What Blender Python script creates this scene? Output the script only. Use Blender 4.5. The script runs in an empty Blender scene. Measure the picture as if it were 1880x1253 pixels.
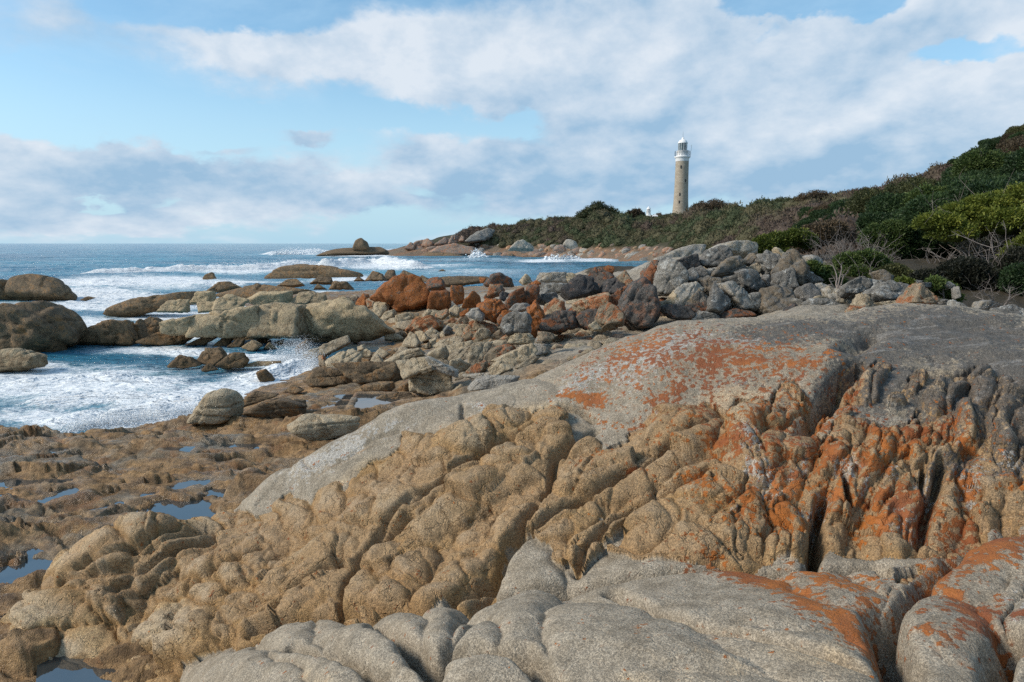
import bpy, bmesh, math, random
import numpy as np
from mathutils import Vector

# ------------------------------------------------------------------ camera, sky, sun, exposure
scene = bpy.context.scene
col = scene.collection
FPX, CU, CV, HC = 1253.3, 940.0, 626.5, 4.5
TH = math.atan(179.5 / FPX)
cam_d = bpy.data.cameras.new('camera'); cam = bpy.data.objects.new('camera', cam_d); col.objects.link(cam)
cam_d.sensor_width = 36.0; cam_d.lens = 24.0; cam_d.clip_start = 0.1; cam_d.clip_end = 40000
cam.location = (0, 0, HC); cam.rotation_euler = (math.pi/2 - TH, 0, 0)
scene.camera = cam
scene.view_settings.view_transform = 'Standard'; scene.view_settings.look = 'None'
scene.view_settings.exposure = 0.3; scene.view_settings.gamma = 1.0
scene.render.engine = 'CYCLES'
try:
    scene.cycles.use_denoising = False
    scene.cycles.max_bounces = 6; scene.cycles.diffuse_bounces = 3; scene.cycles.glossy_bounces = 3
    scene.cycles.transparent_max_bounces = 8; scene.cycles.volume_bounces = 1
except Exception:
    pass
SUN_AZ, SUN_EL = math.radians(-100), math.radians(36)      # azimuth clockwise from +Y (view direction)
sl = bpy.data.lights.new('sun', 'SUN'); sl.energy = 3.1; sl.angle = math.radians(16); sl.color = (1.0, 0.90, 0.76)
sun = bpy.data.objects.new('sun', sl); col.objects.link(sun)
sd = Vector((math.sin(SUN_AZ)*math.cos(SUN_EL), math.cos(SUN_AZ)*math.cos(SUN_EL), math.sin(SUN_EL)))
sun.rotation_euler = sd.to_track_quat('Z', 'Y').to_euler()

def ray(u, v):
    a = CV - v
    return ((u - CU), math.cos(TH)*FPX + math.sin(TH)*a, -math.sin(TH)*FPX + math.cos(TH)*a)
def at(u, v, Y):
    d = ray(u, v); k = Y / d[1]
    return (d[0]*k, Y, HC + d[2]*k)
def atz(u, v, z):
    d = ray(u, v); k = (z - HC) / d[2]
    return (d[0]*k, d[1]*k, z)

# ---- node helper
class NT:
    def __init__(s, tree): s.t = tree; s.n = tree.nodes; s.l = tree.links
    def new(s, typ, **kw):
        n = s.n.new(typ)
        for k, v in kw.items():
            if k == 'ins':
                for i, x in v.items():
                    sk = n.inputs[i]
                    if hasattr(x, 'is_output'): s.l.new(x, sk)
                    else: sk.default_value = tuple(x)+(1.0,) if (isinstance(x, tuple) and len(x) == 3 and sk.type == 'RGBA') else x
            else: setattr(n, k, v)
        return n
    def math(s, op, a, b=0.0, c=0.0, clamp=False):
        return s.new('ShaderNodeMath', operation=op, use_clamp=clamp, ins={0: a, 1: b, 2: c}).outputs[0]
    def vmath(s, op, a, b=(0, 0, 0), scale=None):
        n = s.new('ShaderNodeVectorMath', operation=op, ins={0: a, 1: b})
        if scale is not None: n.inputs[3].default_value = scale
        return n.outputs[1] if op in ('LENGTH', 'DOT_PRODUCT', 'DISTANCE') else n.outputs[0]
    def noise(s, vec, scale, detail=4, rough=0.5, dist=0.0, out=0):
        return s.new('ShaderNodeTexNoise', ins={'Vector': vec, 'Scale': scale, 'Detail': detail, 'Roughness': rough, 'Distortion': dist}).outputs[out]
    def voro(s, vec, scale, feature='F1', out=0, rand=1.0):
        n = s.new('ShaderNodeTexVoronoi', feature=feature, ins={'Vector': vec, 'Scale': scale, 'Randomness': rand})
        return n.outputs[out]
    def ss(s, x, lo, hi):
        return s.new('ShaderNodeMapRange', interpolation_type='SMOOTHSTEP', ins={0: x, 1: lo, 2: hi, 3: 0.0, 4: 1.0}).outputs[0]
    def lin(s, x, lo, hi, a=0.0, b=1.0):
        return s.new('ShaderNodeMapRange', ins={0: x, 1: lo, 2: hi, 3: a, 4: b}).outputs[0]
    def mix(s, f, a, b, blend='MIX'):
        n = s.new('ShaderNodeMix', data_type='RGBA', blend_type=blend, clamp_factor=True)
        for sk, x in ((n.inputs[0], f), (n.inputs[6], a), (n.inputs[7], b)):
            if hasattr(x, 'is_output'): s.l.new(x, sk)
            elif isinstance(x, (tuple, list)): sk.default_value = tuple(x) + ((1.0,) if len(x) == 3 else ())
            else: sk.default_value = x
        return n.outputs[2]
    def rgb(s, c): return s.new('ShaderNodeRGB').outputs[0] if c is None else c
    def attr(s, name, out='Fac'): return s.new('ShaderNodeAttribute', attribute_name=name).outputs[out]
    def bump(s, h, strength=0.5, dist=0.02, normal=None):
        n = s.new('ShaderNodeBump', ins={'Height': h, 'Strength': strength, 'Distance': dist})
        if normal is not None: s.l.new(normal, n.inputs['Normal'])
        return n.outputs[0]

# ---- sky: Nishita plus cloud banks described in azimuth / elevation degrees
world = bpy.data.worlds.new('World'); scene.world = world; world.use_nodes = True
w = NT(world.node_tree); w.n.clear()
sky = w.new('ShaderNodeTexSky', sky_type='NISHITA', sun_disc=False)
sky.sun_elevation = SUN_EL; sky.sun_rotation = SUN_AZ; sky.air_density = 1.0; sky.dust_density = 0.6; sky.ozone_density = 1.6
tc = w.new('ShaderNodeTexCoord').outputs['Generated']
sp = w.new('ShaderNodeSeparateXYZ', ins={0: w.vmath('NORMALIZE', tc)})
az = w.math('MULTIPLY', w.math('ARCTAN2', sp.outputs[0], sp.outputs[1]), 57.2958)
el = w.math('MULTIPLY', w.math('ARCSINE', sp.outputs[2]), 57.2958)
# cloud coordinates: the layer is foreshortened towards the horizon
elw = w.math('MULTIPLY', w.math('LOGARITHM', w.math('ADD', w.math('MAXIMUM', el, 0.0), 5.0), 2.71828), 14.0)
pos = w.new('ShaderNodeCombineXYZ', ins={0: az, 1: w.math('MULTIPLY', el, 1.35), 2: elw}).outputs[0]
flat = w.new('ShaderNodeCombineXYZ', ins={0: w.math('MULTIPLY', az, 0.40), 1: el, 2: 3.0}).outputs[0]
warp = w.vmath('SCALE', w.vmath('SUBTRACT', w.noise(pos, 0.16, 5, 0.6, out=1), (0.5, 0.5, 0.5)), scale=5.0)
blobs = []
def sky_az(u): return math.degrees(math.atan2(u - CU, FPX*math.cos(TH)))
def sky_el(u, v):
    d = ray(u, v); return math.degrees(math.atan2(d[2], math.hypot(d[0], d[1])))
ae = w.vmath('ADD', w.new('ShaderNodeCombineXYZ', ins={0: az, 1: el, 2: 0.0}).outputs[0], warp)
def blob(u, v, ru, rv, wgt):
    a0, e0 = sky_az(u), sky_el(u, v)
    d = w.vmath('MULTIPLY', w.vmath('SUBTRACT', ae, (a0, e0, 0)), (22.0/ru, 22.0/rv, 0))
    r = w.vmath('LENGTH', d)
    return w.math('MULTIPLY', w.math('SUBTRACT', 1.0, w.ss(r, 0.25, 1.15)), wgt)
def add_all(lst):
    r = lst[0]
    for x in lst[1:]: r = w.math('ADD', r, x)
    return r
cov = add_all([blob(*b) for b in (
    (1300, 150, 420, 130, 0.85), (1480, 60, 200, 70, 0.5), (1080, 40, 300, 90, 0.55), (1760, 230, 300, 130, 0.7), (1660, 40, 130, 90, 0.7), (1840, 100, 120, 70, 0.5), (1560, 230, 200, 110, 0.4), (1000, 170, 220, 90, 0.45),
    (300, 335, 500, 60, 1.0), (120, 300, 260, 40, 0.5), (600, 360, 200, 44, 0.6), (870, 305, 190, 56, 0.9), (1250, 310, 480, 90, 0.9), (580, 262, 52, 20, 0.75), (640, 80, 330, 60, 0.62), (560, 110, 170, 40, 0.35),
    (1840, 330, 180, 70, 0.5), (60, 60, 260, 170, 0.30), (850, 120, 260, 100, 0.45), (200, 400, 400, 26, 0.6), (850, 385, 300, 30, 0.35), (430, 272, 60, 10, 0.4),
    (1395, 10, 95, 46, -1.7), (1555, 0, 70, 46, -1.7), (1720, 105, 130, 28, -1.3), (430, 20, 220, 44, -0.9), (1388, 78, 40, 18, -0.9),
    (200, 190, 330, 80, -0.45), (720, 215, 330, 34, -0.5), (90, 325, 70, 16, -0.3), (200, 368, 46, 20, -0.9), (330, 366, 40, 16, -0.5), (745, 345, 60, 24, -0.6), (950, 222, 60, 20, -0.5), (1780, 150, 80, 16, -0.4))])
grey = add_all([blob(*b) for b in (
    (330, 350, 480, 58, 0.75), (1200, 345, 560, 80, 0.75), (1150, 250, 300, 60, 0.35), (575, 265, 70, 30, 0.6), (1780, 260, 300, 60, 0.40), (1600, 320, 300, 60, 0.6),
    (860, 340, 200, 34, 0.5), (1330, 200, 260, 36, 0.25), (600, 78, 280, 22, 0.30), (1000, 180, 300, 30, 0.3), (1650, 75, 110, 30, 0.35), (850, 60, 240, 40, 0.2), (60, 60, 260, 170, 0.25))])
nb = w.noise(pos, 0.10, 10, 0.54, 0.08)
nf = w.noise(flat, 0.26, 8, 0.58, 0.3)
dens = w.math('ADD', cov, w.math('ADD', w.math('MULTIPLY', w.math('SUBTRACT', nb, 0.5), 1.9), w.math('MULTIPLY', w.math('SUBTRACT', nf, 0.5), 0.55)))
dens = w.math('MULTIPLY', w.ss(dens, -0.08, 0.52), 0.95)
# lit tops against shaded bases: density compared with the density a little towards the light
pos2 = w.vmath('ADD', pos, (-1.3, 1.9, 0))
nb2 = w.noise(pos2, 0.10, 10, 0.54, 0.08)
nl1 = w.noise(pos, 0.19, 9, 0.60, 0.15); nl2 = w.noise(w.vmath('ADD', pos, (-0.9, 1.3, 0)), 0.19, 9, 0.60, 0.15)
lit = w.math('ADD', w.math('MULTIPLY', w.math('SUBTRACT', nb, nb2), 2.3), w.math('MULTIPLY', w.math('SUBTRACT', nl1, nl2), 1.1))
big = w.math('MULTIPLY', w.math('SUBTRACT', w.noise(pos, 0.05, 4, 0.5), 0.5), 1.1)
bright = w.math('ADD', w.math('SUBTRACT', w.math('ADD', 0.62, big), w.math('MULTIPLY', grey, 0.43)), lit, clamp=True)
ccol = w.mix(bright, (0.265, 0.415, 0.575), (0.615, 0.67, 0.735))
# thin high veil
veil = w.math('MULTIPLY', w.ss(w.noise(flat, 0.12, 7, 0.62, 0.6), 0.34, 0.74), 0.5)
hz = w.math('SUBTRACT', 1.0, w.ss(el, -1.0, 16.0))
veil = w.math('MAXIMUM', veil, w.math('MULTIPLY', hz, 0.88))
skyc = w.new('ShaderNodeHueSaturation', ins={'Hue': 0.487, 'Saturation': 1.15, 'Value': 1.0, 'Color': sky.outputs[0]}).outputs[0]
bg_sky = w.new('ShaderNodeBackground', ins={'Color': skyc, 'Strength': 0.14}).outputs[0]
bg_veil = w.new('ShaderNodeBackground', ins={'Color': w.mix(hz, (0.44, 0.62, 0.78), (0.33, 0.56, 0.72)), 'Strength': 1.0}).outputs[0]
bg_cl = w.new('ShaderNodeBackground', ins={'Color': ccol, 'Strength': 1.0}).outputs[0]
m1 = w.new('ShaderNodeMixShader', ins={0: veil, 1: bg_sky, 2: bg_veil}).outputs[0]
m2 = w.new('ShaderNodeMixShader', ins={0: dens, 1: m1, 2: bg_cl}).outputs[0]
w.new('ShaderNodeOutputWorld', ins={0: m2})

# ------------------------------------------------------------------ numpy noise and mesh helpers
def _h(ix, iy, iz, seed):
    n = (ix*73856093 ^ iy*19349663 ^ iz*83492791 ^ (seed*2654435)) & 0x7fffffff
    n = (n ^ (n >> 13)) * 1274126177 & 0x7fffffff
    n = (n ^ (n >> 16)) & 0xffff
    return n.astype(np.float32) / 65535.0
def vnoise(p, seed=0):
    i = np.floor(p).astype(np.int64); f = (p - i).astype(np.float32); f = f*f*f*(f*(f*6-15)+10)
    ix, iy, iz = i[:, 0], i[:, 1], i[:, 2]; fx, fy, fz = f[:, 0], f[:, 1], f[:, 2]
    def c(a, b, d): return _h(ix+a, iy+b, iz+d, seed)
    x00 = c(0,0,0)*(1-fx)+c(1,0,0)*fx; x10 = c(0,1,0)*(1-fx)+c(1,1,0)*fx
    x01 = c(0,0,1)*(1-fx)+c(1,0,1)*fx; x11 = c(0,1,1)*(1-fx)+c(1,1,1)*fx
    return (x00*(1-fy)+x10*fy)*(1-fz) + (x01*(1-fy)+x11*fy)*fz
def fbm(p, octv=4, gain=0.5, seed=0, ridged=False):
    t = np.zeros(len(p), np.float32); a = 1.0; s = 0.0
    p = np.asarray(p, np.float64)
    for o in range(octv):
        n = vnoise(p, seed + o*17)*2-1
        if ridged: n = 1-2*np.abs(n)
        t += a*n; s += a; a *= gain; p = p*2.03 + 11.7
    return t/s
def worley(p, seed=0):
    """F1, F2 of a jittered 3-D lattice."""
    i = np.floor(p).astype(np.int64); f1 = np.full(len(p), 9.0, np.float32); f2 = f1.copy()
    for a in (-1, 0, 1):
        for b in (-1, 0, 1):
            for c in (-1, 0, 1):
                q = i + (a, b, c)
                d = ((q[:, 0]+_h(q[:, 0], q[:, 1], q[:, 2], seed)-p[:, 0])**2 + (q[:, 1]+_h(q[:, 0], q[:, 1], q[:, 2], seed+7)-p[:, 1])**2
                     + (q[:, 2]+_h(q[:, 0], q[:, 1], q[:, 2], seed+13)-p[:, 2])**2)
                f2 = np.minimum(f2, np.maximum(f1, d)); f1 = np.minimum(f1, d)
    return np.sqrt(f1), np.sqrt(f2)
def facets(p, seed, slope, step):
    """broken, planar facets: every cell of a jittered lattice has a tilt and a level of its own"""
    i = np.floor(p).astype(np.int64); f1 = np.full(len(p), 9.0, np.float32); f2 = f1.copy(); h = np.zeros(len(p), np.float32)
    for a in (-1, 0, 1):
        for b in (-1, 0, 1):
            for c in (-1, 0, 1):
                q = i + (a, b, c); X, Y_, Z = q[:, 0], q[:, 1], q[:, 2]
                ox, oy, oz = p[:, 0]-X-_h(X, Y_, Z, seed), p[:, 1]-Y_-_h(X, Y_, Z, seed+7), p[:, 2]-Z-_h(X, Y_, Z, seed+13)
                d = ox*ox+oy*oy+oz*oz; up = d < f1
                hh = slope*(ox*(_h(X, Y_, Z, seed+21)-.5)+oy*(_h(X, Y_, Z, seed+29)-.5))*2 + step*(_h(X, Y_, Z, seed+31)-.5)
                h = np.where(up, hh, h); f2 = np.where(up, f1, np.minimum(f2, d)); f1 = np.minimum(f1, d)
    return h, np.sqrt(f2)-np.sqrt(f1)
def sstep(x, a, b):
    t = np.clip((x-a)/(b-a), 0, 1); return t*t*(3-2*t)

class TPS:
    """Smooth height surface z(x, y) through scattered points."""
    def __init__(s, pts, smooth=1e-3, scale=1.0):
        p = np.array(pts, float); s.c = p[:, :2]/scale; s.sc = scale; n = len(p)
        K = s.k(np.linalg.norm(s.c[:, None]-s.c[None], axis=2)) + smooth*np.eye(n)
        A = np.zeros((n+3, n+3)); A[:n, :n] = K; A[:n, n] = 1; A[:n, n+1:] = s.c; A[n, :n] = 1; A[n+1:, :n] = s.c.T
        s.w = np.linalg.solve(A, np.concatenate([p[:, 2], [0, 0, 0]]))
    @staticmethod
    def k(r): return np.where(r > 1e-9, r*r*np.log(np.maximum(r, 1e-9)), 0)
    def __call__(s, xy):
        xy = np.asarray(xy, float)/s.sc; out = np.empty(len(xy)); n = len(s.c)
        for i in range(0, len(xy), 40000):
            q = xy[i:i+40000]
            out[i:i+40000] = s.k(np.sqrt(((q[:, None]-s.c[None])**2).sum(2))) @ s.w[:n] + s.w[n] + q @ s.w[n+1:]
        return out

def mesh_np(name, verts, faces, mat=None, smooth=True, attrs=None, parent=None):
    """One mesh object from numpy arrays; faces is (n, 3) or (n, 4)."""
    me = bpy.data.meshes.new(name); verts = np.asarray(verts, np.float32); faces = np.asarray(faces, np.int32)
    k = faces.shape[1]
    me.vertices.add(len(verts)); me.vertices.foreach_set('co', verts.ravel())
    me.loops.add(faces.size); me.loops.foreach_set('vertex_index', faces.ravel())
    me.polygons.add(len(faces)); me.polygons.foreach_set('loop_start', np.arange(0, faces.size, k, dtype=np.int32))
    me.polygons.foreach_set('loop_total', np.full(len(faces), k, np.int32))
    me.update(calc_edges=True)
    me.polygons.foreach_set('use_smooth', np.full(len(faces), smooth, bool))
    for an, av in (attrs or {}).items():
        a = me.attributes.new(an, 'FLOAT', 'POINT'); a.data.foreach_set('value', np.asarray(av, np.float32))
    if mat: me.materials.append(mat)
    o = bpy.data.objects.new(name, me); col.objects.link(o)
    if parent: o.parent = parent
    return o
def grid_faces(nu, nv):
    i = np.arange(nu*nv).reshape(nv, nu)
    return np.stack([i[:-1, :-1], i[:-1, 1:], i[1:, 1:], i[1:, :-1]], -1).reshape(-1, 4)
def fan_grid(u0, u1, nu, y0, y1, ny, power=None):
    """Ground-plane grid fanning out from the viewpoint; returns (N, 2) x, y."""
    us = u0 if nu is None else np.linspace(u0, u1, nu); ys = np.exp(np.linspace(math.log(y0), math.log(y1), ny))
    k = (us-CU)/(math.cos(TH)*FPX)
    X = k[None]*ys[:, None]; Y = np.repeat(ys[:, None], len(us), 1)
    return np.stack([X.ravel(), Y.ravel()], 1)
def tag(o, label=None, cat=None, group=None, kind=None):
    if label: o['label'] = label
    if cat: o['category'] = cat
    if group: o['group'] = group
    if kind: o['kind'] = kind
    return o
def empty(name, loc=(0, 0, 0), rz=0):
    o = bpy.data.objects.new(name, None); col.objects.link(o); o.location = loc; o.rotation_euler[2] = rz
    o.empty_display_size = 0.3
    return o
def meet(surf, u, v, y0, y1, n=160):
    """First point where the sight line of (u, v) meets the height surface."""
    ys = np.exp(np.linspace(math.log(y0), math.log(y1), n)); d = ray(u, v)
    X = d[0]/d[1]*ys; Z = HC + d[2]/d[1]*ys
    below = Z <= surf(np.stack([X, ys], 1))
    i = int(np.argmax(below)) if below.any() else n-1
    return np.array([X[i], ys[i], Z[i]])

# ------------------------------------------------------------------ materials
def newmat(name):
    m = bpy.data.materials.new(name); m.use_nodes = True; nt = NT(m.node_tree); nt.n.clear()
    out = nt.new('ShaderNodeOutputMaterial')
    return m, nt, out
def principled(nt, out, color, rough=0.8, normal=None, spec=0.35, **kw):
    b = nt.new('ShaderNodeBsdfPrincipled', ins={'Base Color': color, 'Roughness': rough})
    b.inputs['Specular IOR Level'].default_value = spec
    if normal is not None: nt.l.new(normal, b.inputs['Normal'])
    for k, v in kw.items():
        sk = b.inputs[k.replace('_', ' ')]
        if hasattr(v, 'is_output'): nt.l.new(v, sk)
        else: sk.default_value = v
    nt.l.new(b.outputs[0], out.inputs[0]); return b

# ------------------------------------------------------------------ the granite outcrop in front
def steep(u, v, Y):
    yb = np.interp(u, [0, 300, 600, 1000, 1400, 1900], [5.6, 5.2, 4.6, 4.1, 3.95, 3.9])
    return yb+(Y-yb)*.5 if Y > yb else Y
fore_pts = [at(u, v, steep(u, v, Y)) for u, v, Y in (
    # near edge, bottom slabs
    (1000, 1253, 2.55), (1300, 1253, 2.35), (1600, 1253, 2.25), (1880, 1253, 2.2), (700, 1253, 3.0), (450, 1253, 3.6), (2150, 1253, 2.1), (1300, 1500, 1.6), (1900, 1500, 1.5), (700, 1500, 2.0),
    (1000, 1130, 3.35), (1300, 1130, 3.05), (1600, 1130, 2.9), (1850, 1130, 2.8), (700, 1170, 3.55), (500, 1200, 4.0),
    (1300, 1065, 3.75), (1500, 1060, 3.65), (1640, 1060, 3.55), (1850, 1010, 3.6), (2100, 1000, 3.5), (1050, 1090, 3.9), (850, 1130, 3.9), (600, 1150, 4.35),
    # knobbly face
    (100, 1200, 5.2), (250, 1180, 5.2), (400, 1180, 4.8), (100, 1080, 6.0), (250, 1060, 6.0), (400, 1080, 5.6), (250, 950, 7.3), (380, 980, 7.2), (430, 950, 7.9),
    (550, 1080, 5.1), (550, 950, 7.0), (700, 1080, 4.7), (700, 1000, 5.6), (700, 900, 6.9), (850, 1060, 4.6), (850, 960, 5.7), (850, 860, 6.9), (850, 790, 7.7),
    (1000, 1000, 4.9), (1000, 900, 6.0), (1000, 800, 7.3), (1150, 960, 5.0), (1150, 860, 6.1), (1150, 780, 7.2),
    (1300, 1000, 4.3), (1300, 900, 5.2), (1300, 800, 6.4), (1300, 740, 7.3), (1450, 1000, 4.2), (1450, 880, 5.2), (1450, 780, 6.3), (1500, 720, 7.0),
    (1600, 1020, 3.95), (1600, 920, 4.7), (1600, 820, 5.6), (1600, 720, 6.7), (1750, 980, 4.1), (1750, 880, 4.9), (1750, 780, 5.8), (1750, 700, 6.7), (1880, 960, 4.1), (1880, 860, 4.8), (1880, 760, 5.7), (2100, 900, 4.2), (2100, 760, 5.4),
    # smooth dome and its flank
    (420, 935, 8.3), (500, 880, 8.5), (560, 900, 7.7), (600, 820, 8.7), (650, 840, 8.0), (680, 775, 8.9), (740, 790, 8.3), (730, 745, 9.2), (850, 735, 9.0), (850, 718, 9.6), (950, 735, 8.6), (1000, 700, 9.0), (960, 695, 9.6), (1050, 720, 8.3), (1100, 740, 8.0),
    (1100, 680, 8.7), (1100, 640, 9.8), (1200, 700, 7.9), (1200, 640, 8.8), (1200, 605, 10.4), (1350, 680, 7.8), (1350, 630, 8.6), (1350, 593, 10.2), (1500, 660, 7.6), (1500, 620, 8.5), (1500, 582, 10.2),
    (1650, 660, 7.4), (1650, 610, 8.6), (1650, 572, 10.6), (1800, 660, 7.2), (1800, 610, 8.6), (1800, 580, 9.8), (1900, 640, 7.4), (1900, 590, 9.2), (2150, 640, 7.0), (2150, 590, 9.0))]
def back(u, v, Y, drop): x, y, z = at(u, v, steep(u, v, Y)); return (x, y, z-drop)
fore_pts += [back(380, 930, 9.3, 1.1), (-3.6, 12, -.5), back(480, 860, 9.6, 1.0), back(600, 800, 10.0, 1.1), back(720, 740, 10.6, 1.1), back(860, 705, 11.0, 1.0), back(960, 680, 11.6, 1.0), back(1080, 635, 11.8, .7),
             back(1200, 600, 12.3, .6), back(1350, 590, 12.6, .7), back(1500, 578, 12.8, .7), back(1650, 566, 13.4, .5), back(1800, 574, 12.4, .5), back(1950, 580, 12.0, .5), back(1300, 590, 14.5, 1.6), back(1700, 570, 15.5, 1.4), back(2100, 580, 14, 1.2),
             back(40, 1060, 7.6, .9), back(160, 960, 8.6, .7), back(-100, 1100, 6.8, .6), (-5.5, 9.5, -.6), (-6.5, 7, -.2)]
fore_pts += [(4.6, 2.2, 2.95), (4.6, 4, 3.05), (5.6, 6, 3.5), (6.5, 8, 3.6), (8, 11, 2.6), (4.5, .6, 2.9), (7.5, 3, 3.1), (8.5, 6, 3.5), (2, .5, 2.85), (0, .8, 2.75), (-2, 1.6, 2.3), (10, 8, 3.2)]
foreS = TPS(fore_pts, 2e-3)

# bulges of the outcrop: u, v, half length, half width, tilt in degrees, height factor, kind (K knobbly, R ridged, S smooth), piece
K_ = [(537,949,50,38,-30),(593,936,45,40,-40),(654,954,46,54,90),(486,972,26,26,0),(519,977,28,24,0),(585,985,42,26,15),(639,1000,60,28,-8),(501,1003,35,22,20),(705,895,20,28,0),(672,890,28,22,40),
 (733,870,30,26,0),(756,829,44,28,80),(784,826,36,20,75),(848,826,72,40,20),(792,888,58,30,45),(746,918,22,22,0),(869,903,70,36,20),(915,842,60,38,30),(807,977,110,52,35),(869,990,60,38,20),(907,939,60,24,25),(715,985,55,26,40),
 (481,1026,45,25,35),(514,1028,30,22,10),(562,1046,55,20,30),(465,1062,28,22,20),(501,1082,45,34,15),(534,1064,40,20,30),(547,1103,80,23,35),(601,1077,40,18,40),(629,1021,55,30,15),(644,1052,32,18,20),(680,1077,60,42,70),(667,1105,60,28,-10),(705,1110,60,24,-10),
 (764,1052,50,40,15),(792,1021,55,22,-10),(812,1087,70,30,35),(889,1036,55,24,35),(871,1087,50,20,35),(465,1118,38,22,35),(491,1154,45,20,30),(593,1120,50,20,30),(718,1031,40,30,30),
 (158,995,66,46,38),(255,972,44,42,0),(115,1055,36,28,20),(212,1026,62,16,28),(220,1052,60,28,15),(271,1026,40,24,20),(158,1077,50,22,20),(217,1087,55,14,20),(340,1059,62,36,-20),(365,1023,52,22,25),(408,1036,44,30,30),(439,1010,30,28,20),
 (253,1110,46,28,-15),(306,1095,50,24,-15),(390,1108,48,27,10),(429,1062,30,30,0),(449,1113,30,20,30),(419,1141,55,22,30),(230,1138,45,18,-35),(46,1097,42,24,0),(105,1087,30,17,10),(10,1080,36,28,0),(304,985,30,20,15),(362,972,36,25,0),(413,956,28,30,0),(444,956,32,24,60),(434,995,46,22,30),(322,1002,40,16,20),
 (925,776,60,24,5),(1027,778,50,24,-5),(915,803,26,22,0),(976,831,45,25,30),(1028,814,60,28,30),(989,870,75,20,32),(951,918,75,28,33),(915,903,30,24,20),(1053,888,70,44,50),(1066,837,60,28,20),(1117,872,45,24,60),(1130,816,40,28,10),(1178,839,85,27,38),(1245,793,85,28,35),(1214,775,60,22,15),
 (1028,957,70,34,40),(1099,936,42,28,20),(1125,923,34,26,80),(1171,893,38,30,20),(1229,847,38,24,40),(1224,883,70,22,20),(1293,831,50,32,10),(1334,837,45,45,0),(1291,893,55,40,0),(1165,954,32,13,40),(1214,923,60,16,35),(1250,944,46,18,10),(1117,977,90,28,30),(1194,985,90,38,30),(1028,995,60,24,20),
 (1283,977,45,20,88),(1319,977,50,20,88),(1360,970,60,22,85),(1339,888,45,50,0),(1028,1018,60,14,5),(1043,1026,40,20,40),(1079,1046,52,21,20),(1130,1046,60,28,25),(1181,1048,44,24,30),(1232,1034,40,28,80),(1270,1034,36,22,85),(1334,1030,38,22,85),(1302,1030,36,16,85)]
R_ = [(1429,764,65,34,65),(1367,787,70,44,60),(1468,753,52,16,80),(1491,795,70,17,55),(1559,708,70,27,50),(1604,711,60,38,60),(1536,792,66,18,55),(1564,736,40,22,20),(1590,807,42,22,80),(1646,753,40,17,10),(1646,818,42,28,10),(1691,716,55,21,50),(1680,773,46,15,55),
 (1745,745,90,28,50),(1784,697,46,28,0),(1708,818,75,24,70),(1812,739,46,45,0),(1759,818,70,31,75),(1857,753,40,40,0),(1849,821,70,31,80),(1513,857,75,33,65),(1575,863,55,21,75),(1620,863,46,27,60),(1674,855,46,28,30),(1530,905,65,23,78),(1590,914,32,15,60),(1632,908,55,28,75),
 (1669,914,66,21,75),(1694,914,50,11,85),(1736,900,56,24,60),(1793,900,46,21,85),(1821,897,40,10,88),(1838,897,40,10,88),(1866,903,40,21,70),(1418,914,50,21,80),(1443,880,46,19,60),(1474,922,46,17,85),(1401,863,50,26,30),(1370,886,34,22,0),(1471,996,56,27,85),(1367,996,50,20,85),(1412,996,52,21,85),
 (1522,968,50,21,80),(1561,962,40,20,80),(1558,1013,42,21,60),(1646,996,62,34,75),(1700,974,46,12,85),(1736,988,36,14,70),(1773,977,32,23,20),(1815,963,46,25,10),(1618,1055,28,20,0),(1660,1058,40,18,20),(1759,1008,42,12,25),(1850,1000,50,16,10),(1900,930,50,30,70),(1940,860,60,30,75),(1960,760,70,40,60),(2040,820,70,40,70),(2170,840,60,45,70),(2250,780,70,40,65),(2260,920,80,50,70),(2380,860,80,50,70),(2480,940,90,60,60),(2160,980,70,50,60),(1960,960,60,40,30),(2060,930,60,40,40),(2080,740,70,50,40)]
S_ = [(1300,1092,290,48,-6,'mid'),(1180,1180,270,82,-14,'mid'),(1450,1215,230,70,-18,'mid'),(960,1118,95,62,45,'mid'),(800,1152,64,30,50,'mid'),(744,1153,52,26,0,'mid'),(667,1192,135,46,-35,'low'),(545,1178,70,26,10,'low'),(590,1222,150,28,-22,'low'),(440,1225,110,22,10,'low'),(871,1178,85,38,30,'mid'),(858,1233,100,28,8,'mid'),(1500,1080,120,40,-12,'mid'),
 (1730,1150,110,78,-40,'right'),(1825,1040,150,46,24,'right'),(1880,1130,46,42,0,'right'),(1745,1228,84,34,0,'right'),(1640,1100,25,28,0,'right'),(1990,1080,120,70,10,'right'),(1990,1200,110,60,0,'right'),(1300,1260,300,40,-10,'mid'),(700,1262,100,30,-20,'low'),(1870,1215,50,60,60,'right'),(2250,1150,160,110,10,'right'),(2550,1180,190,120,0,'right'),(2900,1150,220,140,0,'right'),(2300,1400,300,160,0,'right'),(1500,1420,400,120,0,'mid'),(800,1400,300,90,0,'low')]
D_ = [(1330,655,330,66,4,'dome'),(1620,640,300,70,-4,'dome'),(1850,650,160,66,0,'dome'),(1120,665,150,66,30,'dome'),(930,742,140,34,6,'dome'),(1050,752,70,30,-20,'dome'),(700,790,190,44,27,'dome'),(600,855,190,52,33,'dome'),(490,915,90,40,33,'dome'),(780,778,120,30,14,'dome'),(900,765,50,20,8,'dome'),(1350,595,320,36,2,'dome'),(1700,585,240,36,0,'dome'),(2000,640,200,70,0,'dome'),(2350,680,260,120,0,'dome'),(2750,700,300,150,0,'dome')]
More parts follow.
